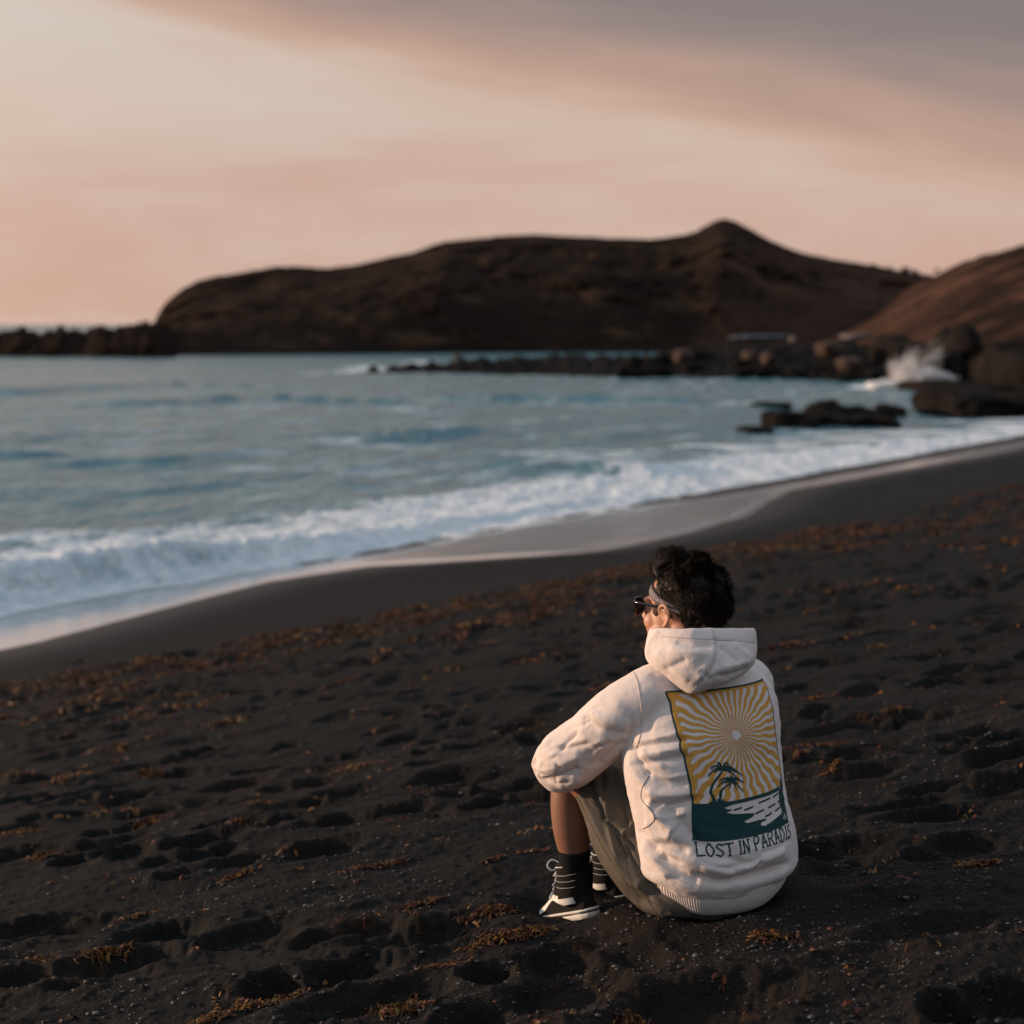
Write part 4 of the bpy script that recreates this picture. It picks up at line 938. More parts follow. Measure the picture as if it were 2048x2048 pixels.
# hood lying on the shoulders: a bag with a stitched rim
def RG(px, py, y, a, b_): return (J(px, py, y), a, b_)
hs = [RG(1400, 1292, 4.06, .080, .065), RG(1403, 1264, 4.04, .118, .092), RG(1404, 1256, 4.035, .134, .108), RG(1404, 1262, 4.03, .141, .117), RG(1403, 1285, 4.015, .142, .124), RG(1401, 1306, 3.995, .141, .128),
      RG(1402, 1326, 3.98, .130, .124), RG(1404, 1344, 3.955, .104, .108), RG(1399, 1360, 3.93, .072, .082), RG(1391, 1373, 3.91, .042, .052), RG(1386, 1382, 3.895, .020, .028), RG(1384, 1387, 3.89, .007, .010)]
Vo, Fo = remesh([rings(hs, 48, p=2.5, tilt=.19)], .0032, 3, .5)
Vo = sculpt(Vo, Fo, [([(1325, 1276), (1430, 1280), (1508, 1284)], .0045, -.004), ([(1430, 1262), (1434, 1300), (1424, 1335), (1405, 1360), (1390, 1374)], .006, -.004),
    ([(1420, 1258), (1426, 1300), (1412, 1335), (1396, 1360)], .012, .006), ([(1350, 1284), (1390, 1292), (1422, 1290)], .012, -.006), ([(1335, 1300), (1385, 1306), (1420, 1308)], .012, .006),
    ([(1375, 1318), (1350, 1330), (1330, 1338)], .014, -.006), ([(1440, 1338), (1470, 1330), (1500, 1322)], .018, .012), ([(1432, 1352), (1465, 1350), (1495, 1336)], .016, -.012),
    ([(1440, 1292), (1460, 1310), (1475, 1328)], .012, -.008), ([(1462, 1288), (1485, 1305), (1500, 1315)], .012, .006), ([(1310, 1300), (1345, 1335), (1380, 1362)], .016, .006),
    ([(1320, 1262), (1300, 1285), (1296, 1310)], .010, .005), ([(1400, 1340), (1412, 1352), (1425, 1362)], .012, -.005)])
N = vnormals(Vo, Fo); q = Vo*np.array([12, 12, 20]); Vo = Vo+N*(((.5-np.abs(fbm3(q, 3, 75)-.5))*2-.85)*.004)[:, None]
hood = finish('hood', Vo, Fo, m_hood, hoodie)
THd = bvh(Vo, Fo)
def on(tree, pts, lift=.0006): return [hit(tree, *q_)+(-np.array(ray(*q_)))*lift for q_ in pts]
def surf_tube(tree, pts, r, name, mat, parent, seg=None):
    dense = catmull(np.array(pts, float), seg or len(pts)*8); P = on(tree, dense, .0004)
    o = finish(name, *tube(P, [r]*len(P), 6, len(P)*2, cap=False), mat, parent); return o
surf_tube(THood, [(1262, 1337), (1274, 1360), (1281, 1400), (1284, 1440), (1281, 1470), (1272, 1496)], .0016, 'seam', m_seam, hoodie)
surf_tube(THd, [(1424, 1258), (1429, 1278), (1433, 1302), (1423, 1335), (1405, 1360), (1391, 1374)], .0014, 'seam', m_seam, hood)
surf_tube(THd, [(1322, 1272), (1360, 1275), (1430, 1279), (1508, 1284)], .0013, 'seam', m_seam, hood)
surf_tube(THood, [(1306, 1718), (1325, 1735), (1352, 1756), (1382, 1770)], .0013, 'seam', m_seam, hoodie)
cord = surf_tube(THood, [(1298, 1552), (1284, 1578), (1284, 1600), (1303, 1622), (1309, 1638), (1300, 1650), (1286, 1658)], .0011, 'seam', simple('dark_thread', (.10, .07, .055), .8, .2), hoodie)

# the print: every printed patch is a thin skin lying on the back, shaped from the artwork below
def seg_d(S, T_, a, b_):
    ab = (b_[0]-a[0], b_[1]-a[1]); t_ = np.clip(((S-a[0])*ab[0]+(T_-a[1])*ab[1])/(ab[0]**2+ab[1]**2+1e-12), 0, 1)
    return np.hypot(S-a[0]-t_*ab[0], T_-a[1]-t_*ab[1]), t_
def stroke(S, T_, pts, w0, w1=None):
    pts = catmull(np.array(pts, float), len(pts)*5); m_ = np.zeros(S.shape, bool); n = len(pts)-1; w1 = w0 if w1 is None else w1
    for k in range(n):
        d, t_ = seg_d(S, T_, pts[k], pts[k+1]); f = (k+t_)/n; m_ |= d < w0+(w1-w0)*f
    return m_
def inpoly(S, T_, P):
    m_ = np.zeros(S.shape, bool); n = len(P)
    for i in range(n):
        x1, y1 = P[i]; x2, y2 = P[(i+1) % n]
        c_ = ((y1 > T_) != (y2 > T_)) & (S < (x2-x1)*(T_-y1)/(y2-y1+1e-12)+x1); m_ ^= c_
    return m_
GLY = {'L': [[(0, 0), (0, 1), (.62, .96)]], 'O': [[(.3, 0), (0, .35), (0, .7), (.3, 1), (.6, .7), (.6, .35), (.3, 0)]], 'S': [[(.6, .12), (.25, 0), (.05, .25), (.35, .5), (.6, .75), (.35, 1), (0, .88)]],
       'T': [[(-.05, .05), (.65, 0)], [(.3, 0), (.28, .5), (.3, 1)]], 'I': [[(.15, 0), (.12, 1)]], 'N': [[(0, 1), (.05, 0), (.5, 1), (.58, 0)]], 'P': [[(.05, 1), (.05, 0), (.5, .05), (.6, .3), (.4, .52), (.08, .55)]],
       'A': [[(0, 1), (.3, 0), (.62, 1)], [(.12, .66), (.5, .62)]], 'R': [[(.05, 1), (.05, 0), (.5, .05), (.6, .28), (.4, .5), (.1, .52)], [(.3, .52), (.62, 1)]],
       'D': [[(.03, 0), (.03, 1), (.4, .93), (.62, .5), (.4, .06), (.03, 0)]], 'E': [[(.55, .03), (.05, 0), (.05, .98), (.58, 1)], [(.05, .5), (.42, .5)]]}
def poly_stroke(S, T_, pts, w0):
    m_ = np.zeros(S.shape, bool)
    for k in range(len(pts)-1): m_ |= seg_d(S, T_, pts[k], pts[k+1])[0] < w0
    return m_
def art(S, T_):
    """S across (0..1), T_ down in the same unit; returns 0 bare, 1 teal, 2 ochre"""
    out = np.zeros(S.shape, int); yH = .975; box = (S > 0) & (S < 1) & (T_ > 0) & (T_ < 1.28)
    dx = S-.50; dy = T_-.42; r = np.hypot(dx, dy); a = np.arctan2(dy, dx)
    wob = (.019*np.sin(r*40+1.5*np.sin(a*3))/(.40+r*1.7))*sstep(.06, .25, r)
    rayw = np.sin(36*(a+wob)); och = rayw > .02
    mrg = np.minimum(S, 1.4*(1-S)+.02) ; endc = (S < .055+.012*np.cos(36*(a+wob)*1.0)) | (T_ < .030)
    och = (och & (r > .045)) | endc
    out[box & (T_ < yH) & och] = 2
    out[box & (T_ >= yH-.009)] = 1
    water = [(.265, 1.012), (.35, .995), (.93, .995), (.935, 1.12), (.90, 1.18), (.78, 1.205), (.66, 1.228), (.61, 1.215), (.62, 1.195), (.69, 1.188), (.66, 1.172), (.47, 1.170), (.435, 1.152),
             (.53, 1.130), (.56, 1.108), (.50, 1.095), (.33, 1.072), (.28, 1.055), (.325, 1.043), (.33, 1.033), (.28, 1.025)]
    out[inpoly(S, T_, water)] = 0
    for x0, x1, y_ in [(.35, .42, 1.040), (.455, .54, 1.055), (.62, .75, 1.030), (.80, .885, 1.022), (.73, .82, 1.092), (.87, .915, 1.080), (.57, .66, 1.108), (.68, .755, 1.155), (.815, .885, 1.140)]:
        out[stroke(S, T_, [(x0, y_+.004), ((x0+x1)/2, y_), (x1, y_-.006)], .0075)] = 1
    for cx_, c1, hh_ in ((.963, 1.06, .165), (.925, 1.10, .125)):
        e = ((S-cx_)/.024)**2+((T_-c1)/hh_)**2; out[(e < 1.3) & (e >= .92) & (T_ > yH)] = 0; out[e < .92] = 1
    out[stroke(S, T_, [(.19, .975), (.168, .90), (.185, .82), (.285, .72)], .015, .008)] = 1
    out[stroke(S, T_, [(.225, .975), (.235, .91), (.275, .86), (.345, .825)], .014, .007)] = 1
    for (c0_, c1_), tips in (((.30, .70), [(.165, .735), (.20, .672), (.27, .635), (.36, .648), (.475, .775), (.425, .80), (.40, .70), (.235, .70), (.44, .735)]),
                             ((.35, .815), [(.225, .838), (.25, .785), (.31, .775), (.475, .838), (.455, .912), (.335, .865), (.40, .885), (.43, .80), (.37, .77)])):
        for (tx, ty) in tips:
            mx, my = (c0_+tx)/2, (c1_+ty)/2-.024; out[stroke(S, T_, [(c0_, c1_), (mx, my), (tx, ty)], .0125, .003)] = 1
            for f in (.35, .55, .75, .9):
                bx_, by_ = c0_+(tx-c0_)*f, c1_+(ty-c1_)*f-.022*4*f*(1-f); sg = 1 if tx > c0_ else -1
                out[poly_stroke(S, T_, [(bx_, by_), (bx_+sg*.010, by_+.022)], .0036)] = 1
    for k in range(9):
        an = math.pi*(k+.5)/9; out[poly_stroke(S, T_, [(.21, .985), (.21-.075*math.cos(an), .985-.045*math.sin(an))], .008)] = 1
    bd = box & ((S < .017) | (S > .988) | (T_ < .016) | (T_ > 1.268)); out[bd] = 1
    x = .03
    for ch_ in 'LOST IN PARADISE':
        if ch_ == ' ': x += .030; continue
        wd_ = .034 if ch_ == 'I' else .070; base_t = 1.292+.010*math.sin(x*7)
        for st_ in GLY[ch_]:
            out[poly_stroke(S, T_, [(x+gx*.086+.012*(gy-.5)*(.5-x), base_t+gy*.102) for gx, gy in (catmull(np.array(st_, float), 14) if len(st_) > 4 else st_)], .0068)] = 1
            for gx, gy in (st_[0], st_[-1]):
                cx_s = x+gx*.086+.012*(gy-.5)*(.5-x); cy_s = base_t+gy*.102; out[poly_stroke(S, T_, [(cx_s-.011, cy_s), (cx_s+.011, cy_s)], .0045)] = 1
        x += wd_+.008
    return out
PW = .325                                                       # print width in metres
axis_pts = [(J(1409, 1368, 4.065)), (J(1405, 1500, 4.02)), (J(1418, 1600, 4.0)), (J(1434, 1700, 3.99)), (J(1430, 1742, 3.995))]
az_z = np.array([q_[2] for q_ in axis_pts])[::-1]; az_x = np.array([q_[0] for q_ in axis_pts])[::-1]; az_y = np.array([q_[1] for q_ in axis_pts])[::-1]
def axis(z): return np.array([np.interp(z, az_z, az_x), np.interp(z, az_z, az_y), z])
rowsT = []
for (ex, ey, T_) in [(1330, 1383, 0), (1342, 1428, .19), (1352, 1468, .37), (1363, 1506, .54), (1373, 1545, .70), (1380, 1580, .85), (1383, 1612, .985), (1383.5, 1650, 1.15), (1384, 1681, 1.28), (1386, 1712, 1.40), (1388, 1730, 1.46)]:
    h_ = hit(THood, ex, ey); ax_ = axis(h_[2]); d = h_-ax_; rowsT.append((T_, h_[2], math.atan2(d[1], d[0])))
rowsT = np.array(rowsT); TT = np.arange(0, 1.455, .0030); SS = np.arange(-.004, 1.006, .0030)
zz = np.interp(TT, rowsT[:, 0], rowsT[:, 1]); tl = np.interp(TT, rowsT[:, 0], rowsT[:, 2])
PV = np.zeros((len(TT), len(SS), 3)); ok = np.zeros((len(TT), len(SS)), bool)
for i in range(len(TT)):
    ax_ = axis(zz[i]); th = tl[i]; prev = None; acc = 0; s_done = 0; pts_ = []; arc = []
    for k in range(150):
        d = Vector((math.cos(th), math.sin(th), 0)); h_ = THood.ray_cast(Vector(ax_)+d*.5, -d)
        if h_[0] is None: break
        p_ = np.array(h_[0])+np.array(h_[1])*.0009
        if prev is not None: acc += min(np.linalg.norm((p_-prev)), .012)
        prev = p_; pts_.append(p_); arc.append(acc); th += .022
        if acc > PW*1.03: break
    pts_ = np.array(pts_); arc = np.array(arc)/PW
    for c_ in range(3): PV[i, :, c_] = np.interp(np.clip(SS, 0, 1.03), arc, pts_[:, c_])
gf = grid_faces(len(TT), len(SS)); fs_, ft_ = np.meshgrid((SS[:-1]+SS[1:])/2, (TT[:-1]+TT[1:])/2)
A_ = art(fs_, ft_).ravel(); kp = A_ > 0
pv = PV.reshape(-1, 3); gf = gf[kp]; used, inv_ = np.unique(gf, return_inverse=True)
prn = mesh_np('back_print', pv[used], inv_.reshape(-1, 4), None, hoodie, True, mats=[m_teal, m_ochre], mi=A_[kp]-1)
prn['label'] = 'teal and ochre print of a wavy rayed sun over palms and water, with lettering below'

# ---------------------------------------------------------------- shorts
KL, KR = J(1192, 1540, 4.185), J(1236, 1562, 4.41)
sh = [tube([KL+np.array([-.012, .0, .012]), KL, J(1228, 1602, 4.12), J(1262, 1678, 4.05), J(1325, 1748, 3.985), J(1410, 1770, 4.0)], [.064, .078, .092, .100, .108, .110], 26, 44),
      tube([KR, J(1330, 1640, 4.26), J(1450, 1745, 4.10), J(1425, 1768, 3.99)], [.077, .095, .105, .110], 26, 36),
      ellipsoid(J(1424, 1786, 4.01), (.165, .135, .075), np.array([RV, FV, UP]), 4), ellipsoid(J(1350, 1790, 3.95), (.100, .105, .058), np.array([RV, FV, UP]), 4)]
Vt, Ft = remesh(sh, .0042, 8, .5)
Vt = sculpt(Vt, Ft, [([(1160, 1580), (1195, 1650), (1235, 1725), (1290, 1790)], .010, 0.0101), ([(1172, 1560), (1215, 1640), (1250, 1710), (1300, 1780)], .009, -0.0145),
    ([(1190, 1560), (1212, 1610), (1222, 1660), (1240, 1720)], .010, 0.0130), ([(1205, 1550), (1210, 1590), (1207, 1640)], .008, -0.0116), ([(1222, 1560), (1208, 1600), (1214, 1640)], .008, 0.0087),
    ([(1215, 1640), (1245, 1672), (1272, 1700)], .007, -0.0087), ([(1244, 1672), (1258, 1655), (1270, 1645)], .008, 0.0130), ([(1240, 1690), (1262, 1730), (1290, 1770)], .009, 0.0101),
    ([(1250, 1690), (1275, 1735), (1310, 1780)], .008, -0.0116), ([(1245, 1600), (1250, 1640), (1262, 1660)], .010, -0.0116), ([(1232, 1530), (1240, 1560), (1248, 1590)], .010, 0.0087),
    ([(1200, 1530), (1225, 1515), (1240, 1512)], .007, -0.0087), ([(1270, 1760), (1310, 1800), (1350, 1822)], .010, 0.0087), ([(1262, 1770), (1300, 1806), (1340, 1828)], .008, -0.0087)])
N = vnormals(Vt, Ft); ta = KL-J(1325, 1748, 3.985); ta /= np.linalg.norm(ta); tb = np.cross(ta, UP); tb /= np.linalg.norm(tb); tc_ = np.cross(ta, tb)
q = Vt@np.stack([ta*5, tb*24, tc_*24], 1); Vt = Vt+N*(((.5-np.abs(fbm3(q, 3, 85)-.5))*2-.85)*.011)[:, None]
shorts = finish('shorts', Vt, Ft, m_short, person)
TSh = bvh(Vt, Ft)
for pts in ([(1168, 1592), (1182, 1602), (1192, 1612)], [(1214, 1636), (1230, 1655), (1246, 1672), (1262, 1690)], [(1150, 1582), (1176, 1635), (1212, 1705), (1256, 1772)]):
    surf_tube(TSh, pts, .0011, 'seam', simple('shorts_seam', (.10, .08, .05), .9, .1) if 'shorts_seam' not in bpy.data.materials else bpy.data.materials['shorts_seam'], shorts)

# ---------------------------------------------------------------- socks and shoes
def sock(P, r): return finish('sock', *tube(P, r, 24, 40, dome=.25), m_sock, person)
sock([J(1148, 1700, 4.194), J(1149, 1730, 4.198), J(1151, 1760, 4.205), J(1156, 1790, 4.205)], [.0450, .0425, .038, .030])
sock([J(1224, 1668, 4.445), J(1226, 1700, 4.45), RA, J(1224, 1780, 4.45)], [.044, .042, .038, .034])
def shoe_frame(heel, toe, roll=0.):
    X_ = toe-heel; L_ = np.linalg.norm(X_); X_ = X_/L_; Y_ = np.cross(UP, X_); Y_ /= np.linalg.norm(Y_); Z_ = np.cross(X_, Y_); return np.array([X_, Y_, Z_]), heel
def outline(x, L_=.288, s=1):
    """half widths (inner, outer) of the sole at x from the heel"""
    f = np.clip(x/L_, 0, 1); w_ = np.interp(f, [0, .03, .1, .25, .45, .62, .76, .88, .95, .985, 1], [.004, .020, .030, .033, .034, .042, .048, .043, .032, .019, .004]); return w_
def make_shoe(heel, toe, side):
    heel = heel-UP*.013; toe = toe-UP*.008
    M_, O_ = shoe_frame(heel, toe); L_ = .288
    W_ = lambda P: np.asarray(P, float)@M_+O_
    root = empty('shoe', tuple(O_)); root.parent = person
    def put(name, V, F_, mat): o = finish(name, V-O_, F_, mat, root); return o
    # sole: layered outline
    xs = L_*(1-np.cos(np.linspace(0, math.pi, 40)))/2; hw = outline(xs); loop = np.r_[np.c_[xs, hw], np.c_[xs[::-1], -hw[::-1]]]; n = len(loop)
    def slab(z0, z1, gr, name, mat):
        rows = []
        for z, g in ((z0, gr-.003), (z0+.002, gr), (z1-.002, gr), (z1, gr-.003)):
            toe_up = .010*np.clip((loop[:, 0]/L_-.8)/.2, 0, 1)**2
            c_ = np.array([L_/2, 0]); d = loop-c_; dn__ = d/np.linalg.norm(d, axis=1)[:, None]; rows.append(np.c_[loop+dn__*g, np.full(n, z)+toe_up])
        V = np.concatenate(rows); F_ = grid_faces(4, n, True); V = np.r_[V, [[L_/2, 0, z0], [L_/2, 0, z1]]]; j = np.arange(n); j2 = (j+1) % n
        F_ = np.r_[F_, np.stack([np.full(n, 4*n), j2, j, j], -1), np.stack([np.full(n, 4*n+1), 3*n+j, 3*n+j2, 3*n+j2], -1)]
        put(name, W_(V), F_, mat)
    slab(0, .0165, .0045, 'sole', m_white); slab(.0150, .0195, .0052, 'sole_line', m_glossb); slab(.0190, .0265, .0056, 'foxing', m_white)
    up = []
    sp_ = [(.012, .028, .050), (.04, .034, .078), (.08, .036, .095), (.12, .036, .092), (.155, .038, .080), (.19, .043, .062), (.225, .0445, .052), (.255, .037, .043), (.275, .024, .034), (.284, .010, .026)]
    sp_ = [(a_, b_*.93, c_) for a_, b_, c_ in sp_]; D = catmull(np.array(sp_), 44); th = np.linspace(0, 2*math.pi, 28, endpoint=False)
    V = np.stack([np.repeat(D[:, 0:1], 28, 1), D[:, 1:2]*np.cos(th)[None]*(1-.22*np.clip(np.sin(th), 0, 1)[None]), .022+np.where(np.sin(th)[None] > 0, (D[:, 2:3]-.022)*np.sin(th)[None]**.8*1., .014*np.sin(th)[None])], -1).reshape(-1, 3)
    V = np.nan_to_num(V); st_ = np.sin(th); zz_ = np.where(st_[None] > 0, (D[:, 2:3]-.022)*np.abs(st_[None])**.8, .012*st_[None]); V[:, 2] = (.022+zz_).ravel()
    F_ = grid_faces(44, 28, True); V = np.r_[V, [[D[0, 0]-.003, 0, .03], [D[-1, 0]+.002, 0, .022]]]; j = np.arange(28); j2 = (j+1) % 28; l = 43*28
    F_ = np.r_[F_, np.stack([np.full(28, len(V)-2), j2, j, j], -1), np.stack([np.full(28, len(V)-1), l+j, l+j2, l+j2], -1)]
    up.append((V, F_))
    up.append(tube([(.074, 0, .05), (.064, 0, .085), (.052, 0, .115), (.042, 0, .146)], [.050, .051, .052, .054], 26, 20, ratio=.96, up=(0, 1, 0), dome=.2))
    up.append(tube([(.142, 0, .060), (.118, 0, .094), (.096, 0, .124), (.084, 0, .150)], [.024, .022, .021, .020], 14, 16, dome=.3))
    Vu, Fu = remesh(up, .0026, 4, .5)
    put('upper', W_(Vu), Fu, m_suede)
    T_ = bvh(Vu, Fu)
    def side_pt(x, z, sg, lift=.0012):
        h_ = T_.ray_cast(Vector((x, sg*.2, z)), Vector((0, -sg, 0)))
        return None if h_[0] is None else np.array(h_[0])+np.array(h_[1])*lift
    sole_top = .033
    for sg in (-1, 1):
        # white side stripe: rises in a wave from the toe side, then runs back level
        xs_ = np.linspace(.205, .035, 60); top = np.interp(xs_, [.03, .085, .11, .135, .15, .165, .18, .205], [.064, .065, .068, .077, .080, .073, .058, .042])
        bot = np.interp(xs_, [.03, .085, .11, .135, .15, .165, .18, .205], [.047, .047, .050, .060, .063, .052, .038, .030])
        G = np.zeros((60, 7, 3))
        for i_, x in enumerate(xs_):
            for j_ in range(7):
                p_ = side_pt(x, bot[i_]+(top[i_]-bot[i_])*j_/6, sg); G[i_, j_] = p_ if p_ is not None else (x, sg*.04, bot[i_])
        V1 = W_(G.reshape(-1, 3)); F1 = grid_faces(60, 7); put('side_stripe', V1, F1 if sg < 0 else F1[:, ::-1], m_stripe)
        for k, z_ in enumerate((.100, .117, .134)):
            pts = []
            for x in np.linspace(.110-.010*k, .020-.008*k, 16):
                p_ = side_pt(x, z_-.010*np.clip((.11-x)/.08, 0, 1)+.0*x, sg, .0004)
                if p_ is not None: pts.append(p_)
            if len(pts) > 4: put('stitching', *[f(q_) for f, q_ in zip((W_, lambda z: z), tube(pts, [.00065]*len(pts), 5, 40, cap=False))], m_lace)
    # piping round the collar
    th = np.linspace(0, 2*math.pi, 30); put('collar', *[f(q_) for f, q_ in zip((W_, lambda z: z), tube(np.c_[.042+.053*np.cos(th), .051*np.sin(th), .1490+.004*np.cos(th)], [.0016]*30, 6, 90, cap=False))], m_lace)
    # laces: bars across the tongue, zigzag eyelets and a bow
    def top_pt(x, y):
        h_ = T_.ray_cast(Vector((x+.12, y, .235)), Vector((-.12, 0, -.13)).normalized()); return np.array(h_[0])+np.array(h_[1])*.003 if h_[0] else None
    for k in range(8):
        f = k/7; x = .165-.080*f; z = .066+.078*f
        cp = []
        for y_ in (-.022, -.011, 0, .011, .022):
            h_ = T_.find_nearest(Vector((x, y_, z))); q_ = np.array(h_[0]); cp.append(q_+np.array(h_[1])*.0025+np.array([.003*(y_/.022)*(1 if k % 2 else -1), 0, .003]))
        put('lace', *[f_(q_) for f_, q_ in zip((W_, lambda z: z), tube(cp, [.0023]*5, 6, 16))], m_lace)
    for sg in (-1, 1):
        a0 = np.array([.096, 0, .152]); lp = [a0, a0+[.020, sg*.016, .020], a0+[.030, sg*.030, .008], a0+[.020, sg*.024, -.008], a0+[.004, sg*.004, -.001]]
        put('lace', *[f_(q_) for f_, q_ in zip((W_, lambda z: z), tube(lp, [.0020, .0024, .0024, .0022, .0020], 6, 30))], m_lace)
        lp = [a0, a0+[.016, sg*.010, -.012], a0+[.032, sg*.016, -.024]]
        put('lace', *[f_(q_) for f_, q_ in zip((W_, lambda z: z), tube(lp, [.0024, .0024, .0020], 6, 14))], m_lace)
    lp = [np.array([.092, 0, .150]), np.array([.096, .004, .166]), np.array([.102, 0, .172]), np.array([.100, -.004, .158])]
    put('lace', *[f_(q_) for f_, q_ in zip((W_, lambda z: z), tube(lp, [.0022, .0025, .0025, .0022], 6, 20))], m_lace)
    return root
LHEEL, LTOE = J(1192, 1824, 4.135), J(1066, 1846, 4.36)
make_shoe(LHEEL, LTOE, -1)
RHEEL, RTOE = J(1250, 1800, 4.39), J(1150, 1792, 4.60)
make_shoe(RHEEL, RTOE, 1)

# ---------------------------------------------------------------- hair
SC_C = np.array([0, -.012, .035]); SC_R = np.array([.077, .099, .087])
def hair_mask(d):
    """d: unit directions in the head frame; 1 where long hair grows"""
    z = d[:, 2]; y = d[:, 1]; x = np.abs(d[:, 0])
    front = sstep(.34, .52, z-.55*np.clip(y-.2, 0, 1)); side = sstep(.14, .34, z); back = sstep(-1.0, -.85, z)*sstep(-.28, -.50, y)
    return np.where(y > .25, front, np.maximum(side*sstep(.6, .1, y), back))
V0, F0 = ico(6); d0 = V0/np.linalg.norm(V0, axis=1)[:, None]
mk = hair_mask(d0)
puff = .008+.010*sstep(-.3, .8, d0[:, 2])+.018*sstep(.0, .8, d0[:, 1])*sstep(.35, .8, d0[:, 2])+.012*sstep(-.2, -.9, d0[:, 1])
Pc = SC_C+d0*SC_R*1.0+d0*(puff*mk-.010*(1-mk))[:, None]
Pc = Pc+d0*((fbm3(Pc*30, 3, 91)-.5)*.026*mk+(fbm3(Pc*90, 3, 92)-.5)*.005*mk)[:, None]
rgh = np.random.default_rng(5)
NS = 19000; dd = rgh.standard_normal((NS*2, 3)); dd /= np.linalg.norm(dd, axis=1)[:, None]; dd = dd[rgh.random(len(dd)) < hair_mask(dd)][:NS]; NS = len(dd)
root_ = SC_C+dd*SC_R*1.0+dd*.004; pf = np.interp(dd[:, 2], [-.6, .3, .9], [.014, .026, .034])+.020*sstep(.2, .9, dd[:, 1])
L_ = pf*rgh.uniform(1.3, 2.3, NS)+.016; fly = rgh.random(NS) < .03; L_[fly] *= 1.4
def grow(d, L, noise, sd, segn=6):
    top = sstep(.45, .85, d[:, 2]); fr = sstep(.15, .8, d[:, 1])
    fl = np.stack([.15*np.sign(d[:, 0])*(1-top)+.35*fr*top-.1, -.55-.35*(1-top)+1.05*fr, -.85*(1-top)+.15*top+.45*fr*top], -1)
    cl = np.stack([fbm3(d*5+sd, 2, 95)-.5, fbm3(d*5+9+sd, 2, 96)-.5, fbm3(d*5+19+sd, 2, 97)-.5], -1)*3.2
    P = SC_C+d*SC_R+d*.004; out = [P.copy()]; lift = (.55+.75*fr*top+.25*top)[:, None]; dr = lift*d+.6*fl; dr /= np.linalg.norm(dr, axis=1)[:, None]
    for s in range(segn):
        f = (s+1)/segn; dr = dr+.55*(fl*(.5+.5*f)+cl*(.4+f)*.8)+noise*rgh.standard_normal(d.shape); dr /= np.linalg.norm(dr, axis=1)[:, None]
        P = P+dr*(L/segn)[:, None]
        q = (P-SC_C)/SC_R; rq = np.linalg.norm(q, axis=1); low_ = rq < 1.04; P[low_] = SC_C+q[low_]/rq[low_, None]*1.04*SC_R; out.append(P.copy())
    return np.stack(out, 1)
segn = 6; NG = 280
gd = rgh.standard_normal((NG*3, 3)); gd /= np.linalg.norm(gd, axis=1)[:, None]; gd = gd[rgh.random(len(gd)) < hair_mask(gd)][:NG]; NG = len(gd)
gL = np.interp(gd[:, 2], [-.6, .3, .9], [.030, .046, .048])+.020*sstep(.1, .8, gd[:, 1])*sstep(.3, .7, gd[:, 2]); gL *= rgh.uniform(.8, 1.2, NG)
GP = grow(gd, gL, .10, 0.)
near_ = np.argmax(dd@gd.T+.02*rgh.standard_normal((NS, NG)), 1)
SP = grow(dd, gL[near_]*rgh.uniform(.75, 1.15, NS), .05, .3)
fl_ = np.linspace(0, 1, segn+1)[None, :, None]; tight = rgh.uniform(.55, .92, NS)[:, None, None]; tight[rgh.random(NS) < .07] = .05
off_ = (SP[:, :1]-GP[near_][:, :1])
pts = SP*(1-tight*fl_**.7)+(GP[near_]+off_*(1-.75*fl_))*(tight*fl_**.7)
wd_ = .0010*rgh.uniform(.6, 1.2, NS)
a1 = np.cross(dd, rgh.standard_normal((NS, 3))); a1 /= np.linalg.norm(a1, axis=1)[:, None]; a2 = np.cross(dd, a1)
prof = np.array([1, 1, .95, .85, .7, .45, .12]); ring3 = []
for k in range(3):
    an = k*2.0944; ring3.append(a1*math.cos(an)+a2*math.sin(an))
ring3 = np.stack(ring3, 1)
Vs_ = pts[:, :, None]+ring3[:, None]*(wd_[:, None]*prof[None])[:, :, None, None]
Vs_ = Vs_.reshape(-1, 3); base_i = (np.arange(NS)*(segn+1)*3)[:, None, None]; i_ = np.arange(segn)[None, :, None]*3; j_ = np.arange(3)[None, None]; j2_ = (j_+1) % 3
Fs_ = np.stack([base_i+i_+j_, base_i+i_+j2_, base_i+i_+3+j2_, base_i+i_+3+j_], -1).reshape(-1, 4)
kc = mk[F0].max(1) > .05
Vall = np.concatenate([Pc, Vs_]); 
Fall = np.concatenate([np.c_[F0[kc], F0[kc][:, 2]], Fs_+len(Pc)])
me = bpy.data.meshes.new('hair'); Vw = Vall@HM+HC
tri_n = int(kc.sum())
me.vertices.add(len(Vw)); me.vertices.foreach_set('co', Vw.astype(np.float32).ravel())
loops = np.concatenate([Fall[:tri_n, :3].ravel(), Fall[tri_n:].ravel()]).astype(np.int32); tot = np.r_[np.full(tri_n, 3), np.full(len(Fs_), 4)].astype(np.int32)
me.loops.add(len(loops)); me.loops.foreach_set('vertex_index', loops); me.polygons.add(len(tot)); me.polygons.foreach_set('loop_start', np.r_[0, np.cumsum(tot)[:-1]].astype(np.int32)); me.polygons.foreach_set('loop_total', tot)
me.update(calc_edges=True); me.polygons.foreach_set('use_smooth', np.ones(len(tot), bool)); me.materials.append(m_hair)
hair = bpy.data.objects.new('hair', me); COL.objects.link(hair); hair.parent = person; hair['label'] = 'thick dark windblown hair'
